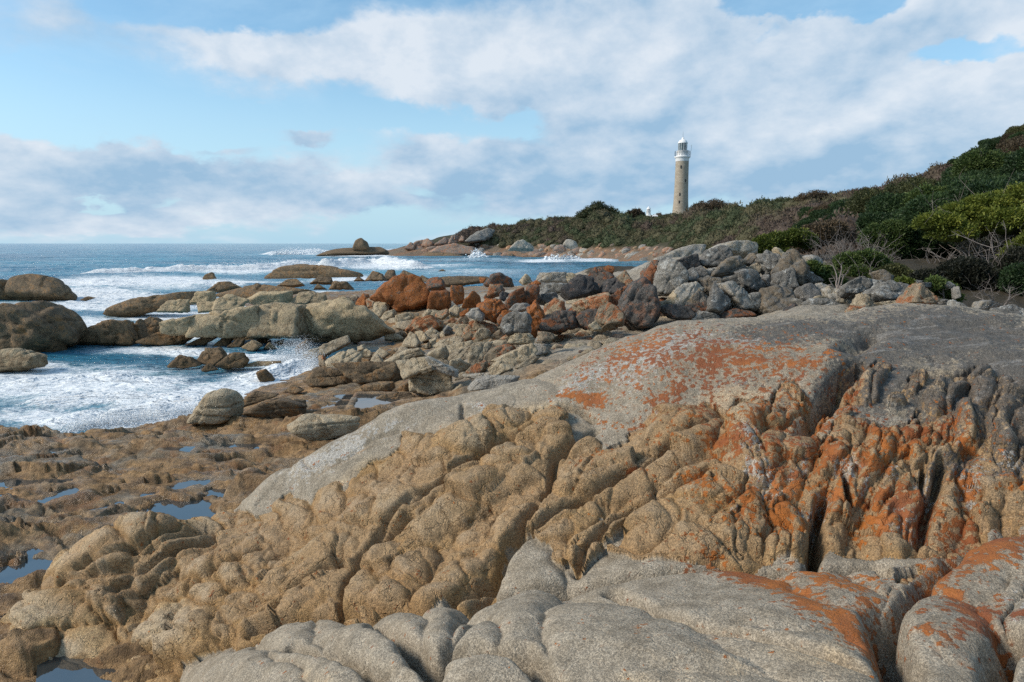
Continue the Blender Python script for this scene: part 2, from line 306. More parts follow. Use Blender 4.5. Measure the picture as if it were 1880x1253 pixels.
BG = [(300,1050,330,90,15,.15,0),(650,980,330,110,30,.15,0),(950,920,330,130,30,.15,0),(1160,900,240,130,30,.19,0),(1290,1000,190,75,0,.19,0),(600,1090,300,60,15,.1,0),(1230,800,140,50,25,.19,0),
      (1440,860,130,170,70,.2,1),(1580,850,170,150,65,.2,1),(1700,850,180,150,65,.2,1),(1820,830,170,150,66,.2,1),(1950,850,200,160,70,.2,1),(1640,1000,180,62,0,.2,1),(1430,980,120,75,0,.2,1),(1800,960,120,50,10,.2,1)]
K_ += [(100,1152,104,56,6),(200,1120,40,30,-30),(325,1165,92,46,8),(395,1170,40,34,0),(100,1235,120,34,8),(285,1215,34,22,20)]
FOLD = [(640,990,230,45,32),(760,920,260,50,32),(890,880,240,50,32),(980,960,200,50,38),(1090,900,220,50,38),(1190,850,160,45,38),(1150,980,170,55,32),(1290,900,120,60,30),(560,1080,180,42,34),(460,1080,170,40,32),(380,1050,150,38,30),(280,1040,160,36,28),(160,1030,120,50,35),(700,1070,120,70,40),(840,1060,130,45,35),(1240,1010,110,50,20),
  (1360,820,90,70,60),(1340,960,60,70,80),(1440,960,90,45,80),(1450,800,120,40,65),(1530,820,170,40,62),(1600,800,170,45,62),(1680,790,150,45,62),(1760,780,150,50,62),(1840,780,150,50,66),(1640,960,110,50,76),(1730,940,100,40,66),(1810,930,80,50,75),(1530,930,110,40,76),(260,975,90,42,20),(860,800,110,50,25),(1020,800,130,40,20),(1210,790,110,40,30),(1930,820,150,60,66),(100,1155,110,60,6),(325,1168,95,50,8)]
lobes = (BG + [l+(0.27, 0) for l in K_] + [l+(0.40, 1) for l in R_] + [l[:5]+(0.34, {'mid': 2, 'low': 3, 'right': 4}[l[5]]) for l in S_] + [l[:5]+(0.11, 5) for l in D_])

fus = np.concatenate([np.linspace(-170, 2080, 1060), np.linspace(2086, 3400, 150)]); NU = len(fus)
fxy = fan_grid(fus, None, None, 1.35, 15.5, 790)
fz = foreS(fxy)
# warp so that creases wander
p3 = np.column_stack([fxy, fz])
wx = fbm(p3*1.7, 4, .55, 3); wy = fbm(p3*1.7+40, 4, .55, 5)
wx2 = fbm(p3*6, 2, .5, 61); wy2 = fbm(p3*6+20, 2, .5, 67)
N = len(fxy)
best = np.full(N, -9.0, np.float32); second = best.copy(); who = np.zeros(N, np.int16); bd = np.full(N, 9.0, np.float32); bh = np.zeros(N, np.float32)
rs = np.random.RandomState(4)
def local(u, v, a, b, ang):
    c = meet(foreS, u, v, 1.9, 15); Yc = c[1]
    ca, sa = math.cos(math.radians(ang)), math.sin(math.radians(ang)); lo_, hi_ = max(1.8, Yc*.7), Yc*1.4
    e1 = (meet(foreS, u+a*ca*.5, v-a*sa*.5, lo_, hi_, 240)-meet(foreS, u-a*ca*.5, v+a*sa*.5, lo_, hi_, 240))[:2]
    e2 = (meet(foreS, u+b*sa*.5, v+b*ca*.5, lo_, hi_, 240)-meet(foreS, u-b*sa*.5, v-b*ca*.5, lo_, hi_, 240))[:2]
    M = np.array([e1, e2]).T
    if abs(np.linalg.det(M)) < 1e-4: M = M + np.eye(2)*.05
    rad = max(np.linalg.norm(e1), np.linalg.norm(e2))
    near = np.where((np.abs(fxy[:, 0]-c[0]) < rad*2.2) & (np.abs(fxy[:, 1]-c[1]) < rad*2.2))[0]
    return c, M, near, Yc
fold = np.full(N, -.02, np.float32); fold2 = fold.copy()
for u, v, a, b, ang in FOLD:
    c, M, near, Yc = local(u, v, a, b, ang)
    if not len(near): continue
    q = (fxy[near]-c[:2]+np.stack([wx[near], wy[near]], 1)*.16+np.stack([wx2[near], wy2[near]], 1)*.03) @ np.linalg.inv(M).T
    val = (.42*b*Yc/FPX*(1.0-(q**2).sum(1)**1.3 + .5*q[:, 1])).astype(np.float32)
    fold2[near] = np.where(val > fold[near], fold[near], np.maximum(fold2[near], val)); fold[near] = np.maximum(fold[near], val)
fold = fold - .024*np.exp(-(fold-fold2)/.012)*(fold > -.015)
for li, (u, v, a, b, ang, hf, piece) in enumerate(lobes):
    c, M, near, Yc = local(u, v, a, b, ang)
    if not len(near): continue
    Mi = np.linalg.inv(M)
    wmin = math.sqrt(abs(np.linalg.det(M)))
    wa = (0.16 if piece < 2 else 0.10)*min(wmin*2.2, 1.0)
    q = (fxy[near]-c[:2] + np.stack([wx[near]*wa*1.6+wx2[near]*wa*.5, wy[near]*wa*1.6+wy2[near]*wa*.5], 1)) @ Mi.T
    pw = 2.7 if piece < 2 else 2.0
    d2 = (np.abs(q)**pw).sum(1)**(2/pw)
    size = a*b
    hgt = hf*min(math.sqrt(a*b), b*1.5, 60)*Yc/FPX
    # rounded block: flat-topped, with a slight tilt of its own
    tilt = (q @ (rs.rand(2)-.5))*(0.9 if piece < 2 else 0.1)
    val = hgt*(1 - d2**(1.5 if piece < 2 else 1.15) + tilt) + (0.0 if piece < 2 else 0.01)
    val = val.astype(np.float32)
    up = val > best[near]
    second[near] = np.where(up, best[near], np.maximum(second[near], val))
    bd[near] = np.where(up, d2, bd[near]); who[near] = np.where(up, li, who[near]); bh[near] = np.where(up, hgt, bh[near])
    best[near] = np.maximum(best[near], val)
piece = np.array([l[6] for l in lobes])[who]
rough = np.array([1.0, 1.2, 0.10, 0.13, 0.12, 0.14])[piece].astype(np.float32)
floor = np.where(piece == 1, -0.13, np.where(piece == 0, -.06, -0.06))
bump = np.maximum(best, floor)
gap = best-second
kk = np.where(piece < 2, .011, .03)
crease = np.exp(-np.maximum(gap, 0)/kk)
bump = bump - np.where(piece == 1, .055, np.where(piece == 0, .045, .03))*crease                 # cracks between the bulges
bump = np.maximum(bump, floor-.06)
# finer blocks and grain of the weathered stone
wp = p3 + np.stack([wx, wy, wx], 1)*.12
wp = wp + np.stack([wx2, wy2, wx2], 1)*.03
rot = np.array([[.82, .57, 0], [-.57, .82, 0], [0, 0, 1.0]])             # the blocks run with the grain of the outcrop
wr = wp @ rot
hA, cA = facets(wr*np.array([2.3, 3.6, 2.6]), 3, .085, .05)
hK, cK = facets(wr*np.array([1.5, 2.7, 1.9]), 5, .13, .075)
hB, cB = facets(wr*np.array([7.0, 10.0, 8.0]), 41, .020, .012)
fine = (hA - .030*np.exp(-cA/.05) + hB - .007*np.exp(-cB/.06) + .030*fbm(p3*2.6, 4, .5, 21, True) + .009*fbm(p3*16, 3, .55, 33))
pl = np.where(piece >= 2)[0]
fineK = hK - .04*np.exp(-cK/.04) + .35*hA + .55*hB - .004*np.exp(-cB/.06) + .010*fbm(p3*2.6, 4, .5, 21, True) + .005*fbm(p3*16, 3, .55, 33)
bump = bump + np.where(piece == 0, .66*fineK, rough*fine*.85) + np.where(piece < 2, fold, 0)
und = fbm(p3*.9+7, 3, .5, 51)
bump[pl] += .05*und[pl]
bump += np.where(piece == 5, .05*fbm(p3*np.array([1.6, 3.2, 3.0]), 5, .58, 57, True)*sstep(fxy[:, 0], .5, 3.0), 0)
# open joints traced along the slabs: points, half width, depth
def joint(pts, wd, dp):
    g = np.array([meet(foreS, u, v, 1.9, 15)[:2] for u, v in pts])
    d = np.full(N, 99.0)
    q0 = fxy + np.stack([wx, wy], 1)*.05 + np.stack([wx2, wy2], 1)*.02
    for a, b in zip(g[:-1], g[1:]):
        ab = b-a; t = np.clip(((q0-a) @ ab)/max(ab @ ab, 1e-9), 0, 1)
        d = np.minimum(d, np.linalg.norm(q0-a-t[:, None]*ab, axis=1))
    global bump
    bump = bump - dp*np.exp(-(d/wd)**2)
for J in (([(997,923),(1005,903),(1020,852),(1058,821),(1094,793)], .03, .12), ([(870,1110),(960,1000),(1060,935),(1137,893),(1206,854),(1219,826),(1283,793)], .035, .17), ([(760,940),(843,882),(879,862),(930,819),(985,790)], .03, .12), ([(830,1110),(909,1062),(945,1010),(985,940)], .035, .15), ([(618,1137),(634,1100),(667,1031),(760,960)], .03, .12), ([(496,1131),(557,1080),(593,1059),(640,1040)], .03, .12), ([(128,1080),(276,1062),(375,1003),(430,975)], .03, .10), ([(158,1052),(255,1018),(320,990)], .03, .10), ([(212,1105),(327,1031),(400,1000)], .03, .08), ([(357,1097),(452,1036),(480,1015)], .03, .10), ([(1060,1060),(1117,985),(1180,940),(1300,880)], .03, .12), ([(700,990),(760,930),(830,900)], .025, .08), ([(1488,765),(1515,735),(1545,705),(1575,690)], .07, .28), ([(1555,645),(1575,630),(1600,618)], .10, .16), ([(1465,820),(1490,775),(1520,740)], .05, .2),
          ([(1130,1100),(1200,1125),(1270,1143),(1380,1175),(1480,1205),(1590,1235)], .035, .16), ([(470,1165),(600,1138),(760,1128),(880,1118),(1000,1090),(1130,1075),(1300,1056),(1480,1052),(1600,1050)], .05, .22),
          ([(1625,1130),(1640,1180),(1660,1253)], .05, .35), ([(1630,1125),(1690,1080),(1760,1030),(1880,990)], .05, .3), ([(1840,1150),(1850,1180),(1842,1253)], .04, .25), ([(690,1160),(740,1190),(770,1215),(790,1253)], .045, .25),
          ([(790,1215),(830,1190),(880,1150)], .035, .2), ([(800,1218),(870,1210),(950,1205),(985,1225),(1010,1253)], .035, .2), ([(545,1193),(640,1215),(700,1250)], .03, .12),
          ([(850,748),(848,770),(880,782)], .02, .06), ([(1095,775),(1070,760),(1030,752)], .03, .12), ([(560,850),(575,868),(640,845),(700,815),(735,803)], .012, .035), ([(1780,690),(1740,697),(1700,690)], .05, .14), ([(1510,930),(1500,1000),(1490,1050)], .03, .3), ([(1545,900),(1560,940)], .02, .2), ([(1725,870),(1718,910),(1700,960),(1690,1010)], .03, .2), ([(1690,880),(1688,930)], .015, .15)):
    joint(*J)
# push the relief out along the slope's own normal
G = fz.reshape(790, NU); X2 = fxy[:, 0].reshape(790, NU); Y2 = fxy[:, 1].reshape(790, NU)
eps = .04; gx = (foreS(fxy+np.array([eps, 0]))-fz)/eps; gy = (foreS(fxy+np.array([0, eps]))-fz)/eps
gx, gy = np.clip(gx, -.9, .9), np.clip(gy, -.9, .9); nl = np.sqrt(1+gx*gx+gy*gy)
fz2 = fz + bump/nl; oxy = fxy + np.stack([-gx/nl*bump, -gy/nl*bump], 1)
# sink the outer rim under the neighbouring ground
# ---- stains and lichen: painted patches with shapes of their own
def splat(lst):
    m = np.zeros(N, np.float32)
    for u, v, a, b, ang, wg in lst:
        c = meet(foreS, u, v, 1.9, 15); Yc = c[1]
        ca, sa = math.cos(math.radians(ang)), math.sin(math.radians(ang))
        e1 = (meet(foreS, u+a*ca*.5, v-a*sa*.5, max(1.8, Yc*.7), Yc*1.4, 240)-meet(foreS, u-a*ca*.5, v+a*sa*.5, max(1.8, Yc*.7), Yc*1.4, 240))[:2]
        e2 = (meet(foreS, u+b*sa*.5, v+b*ca*.5, max(1.8, Yc*.7), Yc*1.4, 240)-meet(foreS, u-b*sa*.5, v-b*ca*.5, max(1.8, Yc*.7), Yc*1.4, 240))[:2]
        M = np.array([e1, e2]).T
        if abs(np.linalg.det(M)) < 1e-4: M = M + np.eye(2)*.05
        q = (fxy-c[:2]+np.stack([wx, wy], 1)*.12) @ np.linalg.inv(M).T
        m = np.maximum(m, wg*np.exp(-(q**2).sum(1)*.9))
    return m
orange = 1.12*splat([(1330,668,210,58,0,.64),(1180,650,150,55,20,.54),(1450,930,70,70,70,.7),(1420,860,60,50,30,.6),(1090,745,60,14,-15,.75),(1060,732,60,8,-10,.8),(1450,670,80,40,0,.6),(1240,720,60,30,20,.55),(1280,780,90,40,30,.42),(1330,830,60,40,0,.72),(1400,790,60,50,60,.6),
  (1440,770,70,30,60,.55),(1290,895,40,35,0,.6),(1175,880,30,14,-20,.6),(1100,850,40,30,40,.35),(1160,790,50,20,0,.4),(1320,940,50,20,10,.55),(1370,930,50,50,0,.65),(1440,950,60,60,80,.75),(1490,800,60,25,60,.6),(1540,770,80,30,55,.65),(1510,860,60,40,60,.72),(1600,850,70,50,60,.7),(1660,830,60,40,0,.75),
  (1720,820,40,70,80,.5),(1750,845,30,18,0,.85),(1560,710,60,25,50,.5),(1540,930,40,60,90,.6),(1640,960,50,90,80,.8),(1700,930,20,60,80,.6),(1790,900,40,40,80,.6),(1760,990,50,30,20,.7),(1860,920,40,30,0,.5),
  (1400,1085,130,18,-14,.95),(1490,1120,60,18,-20,.9),(1520,1075,100,22,-8,.72),(1560,1150,90,24,-35,.95),(1600,1180,50,24,-40,.85),(1590,1100,40,20,-40,.7),(1340,1165,40,10,-5,.5),(1180,1165,14,14,0,.5),
  (1820,1030,160,30,22,.85),(1720,1050,60,40,30,.6),(1760,1110,90,24,-35,.85),(1800,1140,30,60,-20,.8),(1740,1140,60,14,10,.6),(1870,1125,40,10,0,.8),(1740,1180,60,20,-10,.5),(1780,1210,60,20,-20,.45),
  (60,1035,10,10,0,.0),(285,965,40,12,40,.22),(440,975,20,40,60,.15)])
pale = splat([(1200,650,140,45,20,.9),(1110,690,120,40,30,.8),(1330,640,120,24,0,.7),(1370,830,40,30,60,.8),(1390,890,40,60,60,.8),(1430,930,30,60,80,.8),(1480,950,20,60,80,.8),(1540,880,30,40,70,.7),(1660,970,40,60,70,.85),(1590,910,20,20,0,.7),(1620,890,40,30,30,.6),(1790,910,40,40,80,.85),(1630,1000,30,30,0,.5),(1520,930,24,50,80,.7),(1450,880,40,30,60,.7),(1850,880,40,30,0,.5),(1700,920,20,50,80,.7),(1460,690,60,40,0,.5),
  (1860,1110,60,30,0,.5),(1230,770,60,14,10,.3),(1580,1150,50,20,-40,.4),(1290,910,20,30,0,.5),(1340,950,30,10,0,.6),(620,835,150,28,27,.75),(700,790,120,26,25,.55),(880,752,40,14,5,.5),(1340,700,120,40,0,.45)])
darkm = splat([(1500,615,260,28,2,.75),(1750,620,240,50,-4,.95),(1600,660,120,40,0,.85),(1850,680,140,50,0,.9),(1400,630,120,20,0,.8),(1640,720,130,40,30,.8),(1780,740,130,60,20,.85),(1860,830,80,80,0,.7),(1760,860,60,50,0,.6),(1700,760,90,60,40,.7),(1350,720,130,14,0,.5),(1500,720,50,30,50,.6),(1680,860,50,40,0,.4),(1960,740,200,140,0,.9),(1560,720,50,30,50,.55),(1660,800,40,30,0,.4),(1800,790,60,60,0,.7),(1720,890,50,30,60,.6),(1840,900,50,30,0,.6),(1570,900,30,40,80,.35),(1620,760,60,40,40,.6),(1740,800,50,60,70,.6),(1680,930,30,40,70,.5),(1880,880,50,60,70,.6),(1440,750,40,40,0,.5),(1600,780,80,50,0,.45)])
tan = np.where(piece == 0, .92, np.where(piece == 1, .70, .10)).astype(np.float32)
tan = np.maximum(tan, splat([(930,775,130,22,5,.9),(1000,760,90,20,0,.7),(1300,760,120,30,20,.9),(1250,800,80,40,20,.95),(1180,1250,150,30,0,.4),(1500,1235,160,30,-20,.55),(1330,1240,50,30,0,.5),(560,935,80,16,20,.5),(700,860,110,16,30,.55),(640,880,90,20,30,.5),(1150,1180,150,50,-10,.3),(1560,1230,80,40,-40,.6),(530,1200,80,30,0,.25),(580,1235,100,24,-20,.4),(1450,800,60,60,0,.9)]))
stain = np.clip(np.exp(-np.maximum(gap, 0)/.10)*np.where(piece < 2, 1.0, .12), 0, 1)
stain = np.maximum(stain, splat([(640,848,110,4,25,.9),(870,768,50,4,10,.8),(1230,740,40,12,20,.3)]))
fore_attr = dict(orange=orange, pale=pale, dark=darkm, tan=tan, stain=stain, lump=np.clip(best/np.maximum(bh, .02), -1, 1), crust=np.where(piece < 2, 1.0, 0.25))

def granite_outcrop_mat():
    m, t, out = newmat('lichened granite')
    P = t.new('ShaderNodeTexCoord').outputs['Object']
    tanA, orA, paA, daA, stA, luA = [t.attr(x) for x in ('tan', 'orange', 'pale', 'dark', 'stain', 'lump')]
    n1 = t.noise(P, 1.3, 6, .6, .3); n2 = t.noise(P, 7, 6, .65, .4); n3 = t.noise(P, 26, 5, .65, .2); n4 = t.noise(P, 110, 3, .6)
    gr = t.voro(P, 210, 'F1', 1); grs = t.new('ShaderNodeSeparateColor', ins={0: gr}).outputs[0]
    gr2 = t.new('ShaderNodeSeparateColor', ins={0: t.voro(P, 120, 'F1', 1)}).outputs[1]
    grain = t.math('ADD', t.math('MULTIPLY', grs, .6), t.math('MULTIPLY', gr2, .4))
    grey = t.mix(t.ss(n2, .3, .7), (0.245, 0.205, 0.15), (0.40, 0.35, 0.275))
    och = t.mix(t.ss(n2, .3, .7), (0.31, 0.195, 0.085), (0.585, 0.435, 0.24))
    och = t.mix(t.math('MULTIPLY', t.ss(n1, .42, .62), .6), och, (0.40, 0.26, 0.14))
    # greyer, washed tops of the bulges
    och = t.mix(t.math('MULTIPLY', t.ss(t.math('ADD', luA, t.math('MULTIPLY', n2, .6)), .78, 1.25), .55), och, (0.42, 0.36, 0.27))
    och = t.mix(t.math('MULTIPLY', t.ss(n3, .56, .72), .35), och, (0.50, 0.38, 0.24))
    n2c = t.ss(n2, .3, .7)
    c = t.mix(t.ss(t.math('ADD', tanA, t.math('MULTIPLY', t.math('SUBTRACT', n2, .5), .9)), .25, .75), grey, och)
    # dirt in the hairline joints, coloured darker to paint in their shadow
    vj0 = t.new('ShaderNodeTexVoronoi', feature='DISTANCE_TO_EDGE', ins={'Vector': t.vmath('ADD', t.vmath('MULTIPLY', P, (1.15, .7, 1.0)), t.vmath('SCALE', t.noise(P, 3.0, 5, .65, out=1), scale=.5)), 'Scale': 4.2}).outputs[0]
    hair = t.math('MULTIPLY', t.math('MULTIPLY', t.math('SUBTRACT', 1.0, t.ss(vj0, .004, .03)), t.ss(t.attr('crust'), .4, .9)), t.ss(t.noise(P, 2.1, 4, .6),   .50, .62))
    c = t.mix(t.math('MULTIPLY', hair, .6), c, (0.05, 0.034, 0.018))
    # iron staining along the joints
    c = t.mix(t.math('MULTIPLY', t.ss(t.math('ADD', stA, t.math('MULTIPLY', t.math('SUBTRACT', n2, .5), 1.2)), .35, 1.0), .62), c, (0.255, 0.135, 0.042))
    # dark crustose lichen
    dk = t.ss(t.math('ADD', t.math('MULTIPLY', daA, 1.0), t.math('ADD', t.math('MULTIPLY', t.math('SUBTRACT', n3, .5), 1.7), t.math('MULTIPLY', t.math('SUBTRACT', n2, .5), 1.0))), .34, .62)
    c = t.mix(t.math('MULTIPLY', dk, .85), c, t.mix(n3, (0.05, 0.048, 0.047), (0.125, 0.12, 0.112)))
    stk = t.noise(t.vmath('MULTIPLY', P, (.55, 2.2, 2.0)), 5.0, 6, .68, .5)
    c = t.mix(t.math('MULTIPLY', t.ss(stk, .53, .66), t.math('MULTIPLY', daA, .55)), c, (0.34, 0.33, 0.315))
    # pale crust
    pk = t.ss(t.math('ADD', t.math('MULTIPLY', paA, .78), t.math('ADD', t.math('MULTIPLY', t.math('SUBTRACT', n3, .5), 1.5), t.math('MULTIPLY', t.math('SUBTRACT', n2, .5), 1.4))), .40, .52)
    c = t.mix(t.math('MULTIPLY', pk, .8), c, t.mix(n4, (0.36, 0.35, 0.325), (0.52, 0.50, 0.46)))
    # mineral grain
    c = t.mix(1.0, c, t.mix(t.ss(grain, .15, .85), (0.58, 0.57, 0.56), (1.35, 1.33, 1.30)), 'MULTIPLY')
    c = t.mix(t.math('MULTIPLY', t.ss(grs, .93, .96), .65), c, (0.055, 0.05, 0.045))
    # orange lichen
    ros = t.new('ShaderNodeTexVoronoi', feature='SMOOTH_F1', ins={'Vector': t.vmath('ADD', P, t.vmath('SCALE', t.noise(P, 30, 3, .6, out=1), scale=.05)), 'Scale': 22.0, 'Smoothness': .3}).outputs[0]
    orA = t.math('ADD', orA, t.math('MULTIPLY', t.math('SUBTRACT', .42, ros), .75))
    ok = t.ss(t.math('ADD', t.math('MULTIPLY', orA, .80), t.math('ADD', t.math('MULTIPLY', t.math('SUBTRACT', n3, .5), 1.9), t.math('MULTIPLY', t.math('SUBTRACT', n2, .5), 1.5))), .36, .47)
    oc = t.mix(n3, (0.27, 0.068, 0.008), (0.47, 0.155, 0.022)); oc = t.mix(t.ss(n1, .4, .62), oc, (0.235, 0.062, 0.016))
    oc = t.mix(1.0, oc, t.mix(n4, (.6, .6, .6), (1.35, 1.35, 1.35)), 'MULTIPLY')
    halo = t.ss(t.math('ADD', t.math('MULTIPLY', orA, .8), t.math('MULTIPLY', t.math('SUBTRACT', n2, .5), 1.4)), .12, .5)
    c = t.mix(t.math('MULTIPLY', halo, .42), c, (0.30, 0.155, 0.07))
    c = t.mix(t.math('MULTIPLY', ok, .88), c, oc)
    # surface relief: coarse crystal grain, pits and hairline joints
    vj = t.new('ShaderNodeTexVoronoi', feature='DISTANCE_TO_EDGE', ins={'Vector': t.vmath('ADD', t.vmath('MULTIPLY', P, (1.0, .8, 1.0)), t.vmath('SCALE', t.noise(P, 4, 4, .6, out=1), scale=.35)), 'Scale': 5.0}).outputs[0]
    cr = t.math('MULTIPLY', t.math('SUBTRACT', 1.0, t.ss(vj, 0.0, .045)), t.math('MULTIPLY', t.attr('crust'), t.ss(n2, .42, .6)))
    h = t.math('ADD', t.math('MULTIPLY', n3, .8), t.math('MULTIPLY', n4, .5)); h = t.math('SUBTRACT', h, t.math('MULTIPLY', t.math('MAXIMUM', cr, hair), 1.1)); h = t.math('ADD', h, t.math('MULTIPLY', grain, .28))
    h = t.math('ADD', h, t.math('MULTIPLY', ok, .25))
    nrm = t.bump(h, .75, .02)
    principled(t, out, c, t.lin(n2, .3, .7, .62, .85), nrm, .3)
    return m
M_GRAN = granite_outcrop_mat()
ff = grid_faces(NU, 790)
# one object per piece of the outcrop, parted along the joints
fz2 = fz2.astype(np.float32); V = np.column_stack([oxy, fz2]).astype(np.float32)
pf = piece[ff]; own = np.array([5, 0, 1, 2, 3, 4])
fp = np.median(pf, axis=1).astype(int)
fp = pf[:, 0]
spec = {5: ('granite_dome', 'broad smooth granite dome, white and orange lichened, below the boulder pile', 'rock outcrop'),
        0: ('knobbly_outcrop', 'knobbly ochre granite slope of many rounded lumps below the smooth dome', 'rock outcrop'),
        1: ('ridged_outcrop', 'steep ridged granite face with deep clefts and bright orange lichen at the right', 'rock outcrop'),
        2: ('granite_slab', 'long smooth speckled granite slab with an orange lichen streak at the bottom centre', 'rock slab'),
        3: ('granite_slab', 'low grey granite slab beside the dark pool at the bottom left', 'rock slab'),
        4: ('granite_slab', 'rounded slab with patchy orange lichen in the bottom right corner', 'rock slab')}
for k, (nm, lb, ct) in spec.items():
    sel = ff[fp == k]
    used, inv = np.unique(sel, return_inverse=True)
    o = mesh_np(nm, V[used], inv.reshape(-1, 4), M_GRAN, True, {a: v[used] for a, v in fore_attr.items()})
    tag(o, lb, ct)

# ------------------------------------------------------------------ low ground: tidal shelf, rubble beach, ground under the pile and the bushes
low = [atz(u, v, z) for u, v, z in (
    (0,1253,1.05),(230,1235,1.05),(420,1180,1.1),(700,1253,1.2),(-200,1253,1.0),(0,1030,.95),(100,1000,.95),(200,940,.9),(0,920,.9),(380,920,.8),(430,880,.85),(300,850,.75),(0,850,.72),(150,880,.8),(520,800,.66),(600,780,.7),(650,730,.55),(700,740,.55),(500,740,.5),(380,775,.42),(250,783,.36),(120,792,.16),(0,782,.5),(60,780,.5),(-200,800,.5),(-200,900,.8),
    (300,768,-.5),(140,765,-.6),(0,750,-.7),(400,735,-.2),(430,705,-.4),(120,740,-1),(-200,730,-1),(300,720,-1),(0,640,-1.2),(300,650,-1.2),(450,650,-.8),
    (560,700,.3),(650,690,.55),(560,665,-.3),(600,620,-.35),(680,630,-.3),(640,600,-.1),(750,640,.25),(850,640,.8),(950,640,1.2),(900,690,1.2),(1000,660,1.6),(800,700,.9),(860,570,.9),(1000,600,1.5),(1100,610,1.7),(1200,600,1.9),(1350,590,2.1),(1500,575,2.3),
    (720,575,.6),(640,555,.4),(500,575,.0),(500,545,.1),(400,555,-.2),(600,535,.1),(450,525,-.6),(800,545,.9),(800,525,.3),(900,520,.8),(1000,520,.9),(700,520,-.4),
    (0,540,-1.8),(300,522,-1.8),(700,500,-2),(900,498,-2),(1050,500,-1),(1100,520,1.2),(1150,500,1.8))]
low += [at(u, v, Y) for u, v, Y in ((1200,560,23.5),(1300,500,26),(1250,480,27),(1350,480,26.5),(1400,490,26),(1300,560,23),(1180,490,30),(1280,470,31),(1380,465,30),(1450,480,29),(1500,490,29),(1250,480,44),(1500,470,46),(1100,490,60),(1800,470,36),(2100,440,36))]
low += [((u-940)/1241*Y, Y, z) for u in (1470, 1560, 1650, 1750, 1860, 2000) for Y, z in ((17, 2.4), (20, 2.7), (24, 3.2), (28, 3.8))]
low += [(-9, 6, .85), (-12, 9, .7), (-13, 13, .3), (-16, 16, -.6), (-14, 5, .8), (-24, 20, -1.5), (-8, 3.5, 1.0), (14, 10, 2.6), (22, 16, 3.2), (10, 5, 2.2)]
lowS = TPS(low, 5e-3)
lus = np.concatenate([np.linspace(-1400, -266, 150), np.linspace(-260, 2140, 640), np.linspace(2150, 3400, 100)]); NL = len(lus)
lxy = fan_grid(lus, None, None, 3.4, 62, 640)
lz = lowS(lxy); lp = np.column_stack([lxy, lz])
shelf = sstep(lxy[:, 1], 19, 14)*sstep(lxy[:, 0], 2.5, 0.5)
# ledges: long low steps running across the shelf
lw = np.stack([fbm(lp*.8, 3, .5, 71), fbm(lp*.8+9, 3, .5, 72), 0*lz], 1)
q = (lp+lw*.8)*np.array([.42, 1.05, .5])
l1, l2 = worley(q, 77); led = l2-l1
hgt_l = vnoise(np.floor((lp+lw*.8)*np.array([.5, 1.1, .4])), 5)
rid = fbm((lp+lw*.5)*np.array([.55, 1.5, .6]), 5, .52, 81, True)
hh_ = .42*fbm((lp+lw*.5)*np.array([.30, .95, .5]), 4, .5, 81) + .10*rid
stp = hh_*7; fl_ = np.floor(stp); fr_ = stp-fl_; terr = (fl_+sstep(fr_, .55, .78))/7                  # stepped ledges
fa_, fc_ = facets((lp+lw*.4)*np.array([1.0, 2.3, 1.6]), 87, .13, .05)
fb_, fd_ = facets((lp+lw*.4)*np.array([3.2, 6.0, 5.0]), 88, .03, .018)
sh = fa_-.03*np.exp(-fc_/.05)+fb_-.01*np.exp(-fd_/.05) + .75*terr+.35*hh_ + .16*np.clip(led, 0, .5) - .10*np.exp(-led/.05) + .05*fbm(lp*3.2, 4, .55, 83, True) + .016*fbm(lp*14, 3, .5, 85)
rough_l = .10*fbm(lp*1.2, 4, .55, 90) + .05*fbm(lp*4, 3, .5, 91)
lz2 = lz + shelf*sh + (1-shelf)*rough_l*1.2 - .03
POOLS = [([(-90,1060),(-90,985),(60,950),(190,925),(285,900),(360,875),(470,885),(470,950),(400,990),(200,1000),(100,1060)], 31),
         ([(-90,945),(-90,880),(60,860),(150,870),(160,905),(60,935)], 38), ([(640,752),(655,722),(765,722),(765,775),(660,795)], 42),
         ([(515,750),(570,725),(690,720),(650,745),(560,757)], 55), ([(-90,1110),(-90,1040),(80,995),(130,1040),(40,1095)], 55), ([(60,838),(80,812),(140,806),(140,825),(90,838)], 45), ([(370,826),(400,802),(500,802),(480,828),(400,832)], 34), ([(290,830),(310,812),(370,816),(350,832)], 40), ([(190,826),(210,812),(240,818),(220,830)], 45), ([(230,905),(300,880),(420,865),(440,880),(330,905),(250,920)], 40)]
def inside(w_, P_):
    r = np.zeros(len(P_), bool)
    for i in range(len(w_)):
        (x0, y0), (x1, y1) = w_[i], w_[i-1]
        r ^= ((y0 > P_[:, 1]) != (y1 > P_[:, 1])) & (P_[:, 0] < (x1-x0)*(P_[:, 1]-y0)/(y1-y0+1e-12)+x0)
    return r
POOLZ = []
for pts, pct in POOLS:                                                   # each pool fills the lowest part of its hollow; its rim holds the water
    z = .75
    for _ in range(3):
        w_ = np.array([atz(u, v, z)[:2] for u, v in pts]); ins = inside(w_, lxy)
        if ins.any(): z = float(np.percentile(lz2[ins], pct))
    w_ = np.array([atz(u, v, z)[:2] for u, v in pts])
    dist = np.full(len(lxy), 9.0)
    for i in range(len(w_)):
        a, b = w_[i-1], w_[i]; ab = b-a; t_ = np.clip(((lxy-a) @ ab)/(ab @ ab), 0, 1); dist = np.minimum(dist, np.linalg.norm(lxy-a-t_[:, None]*ab, axis=1))
    dist = dist + .06*fbm(lp*3, 2, .5, 95)
    k_ = np.exp(-(np.maximum(dist, 0)/.13)**4)*(dist < .5)
    lz2 = np.where(k_ > .02, np.maximum(lz2, lz2*(1-k_)+(z+.03+.03*fbm(lp*6, 2, .5, 96))*k_), lz2)
    POOLZ.append((pts, z))
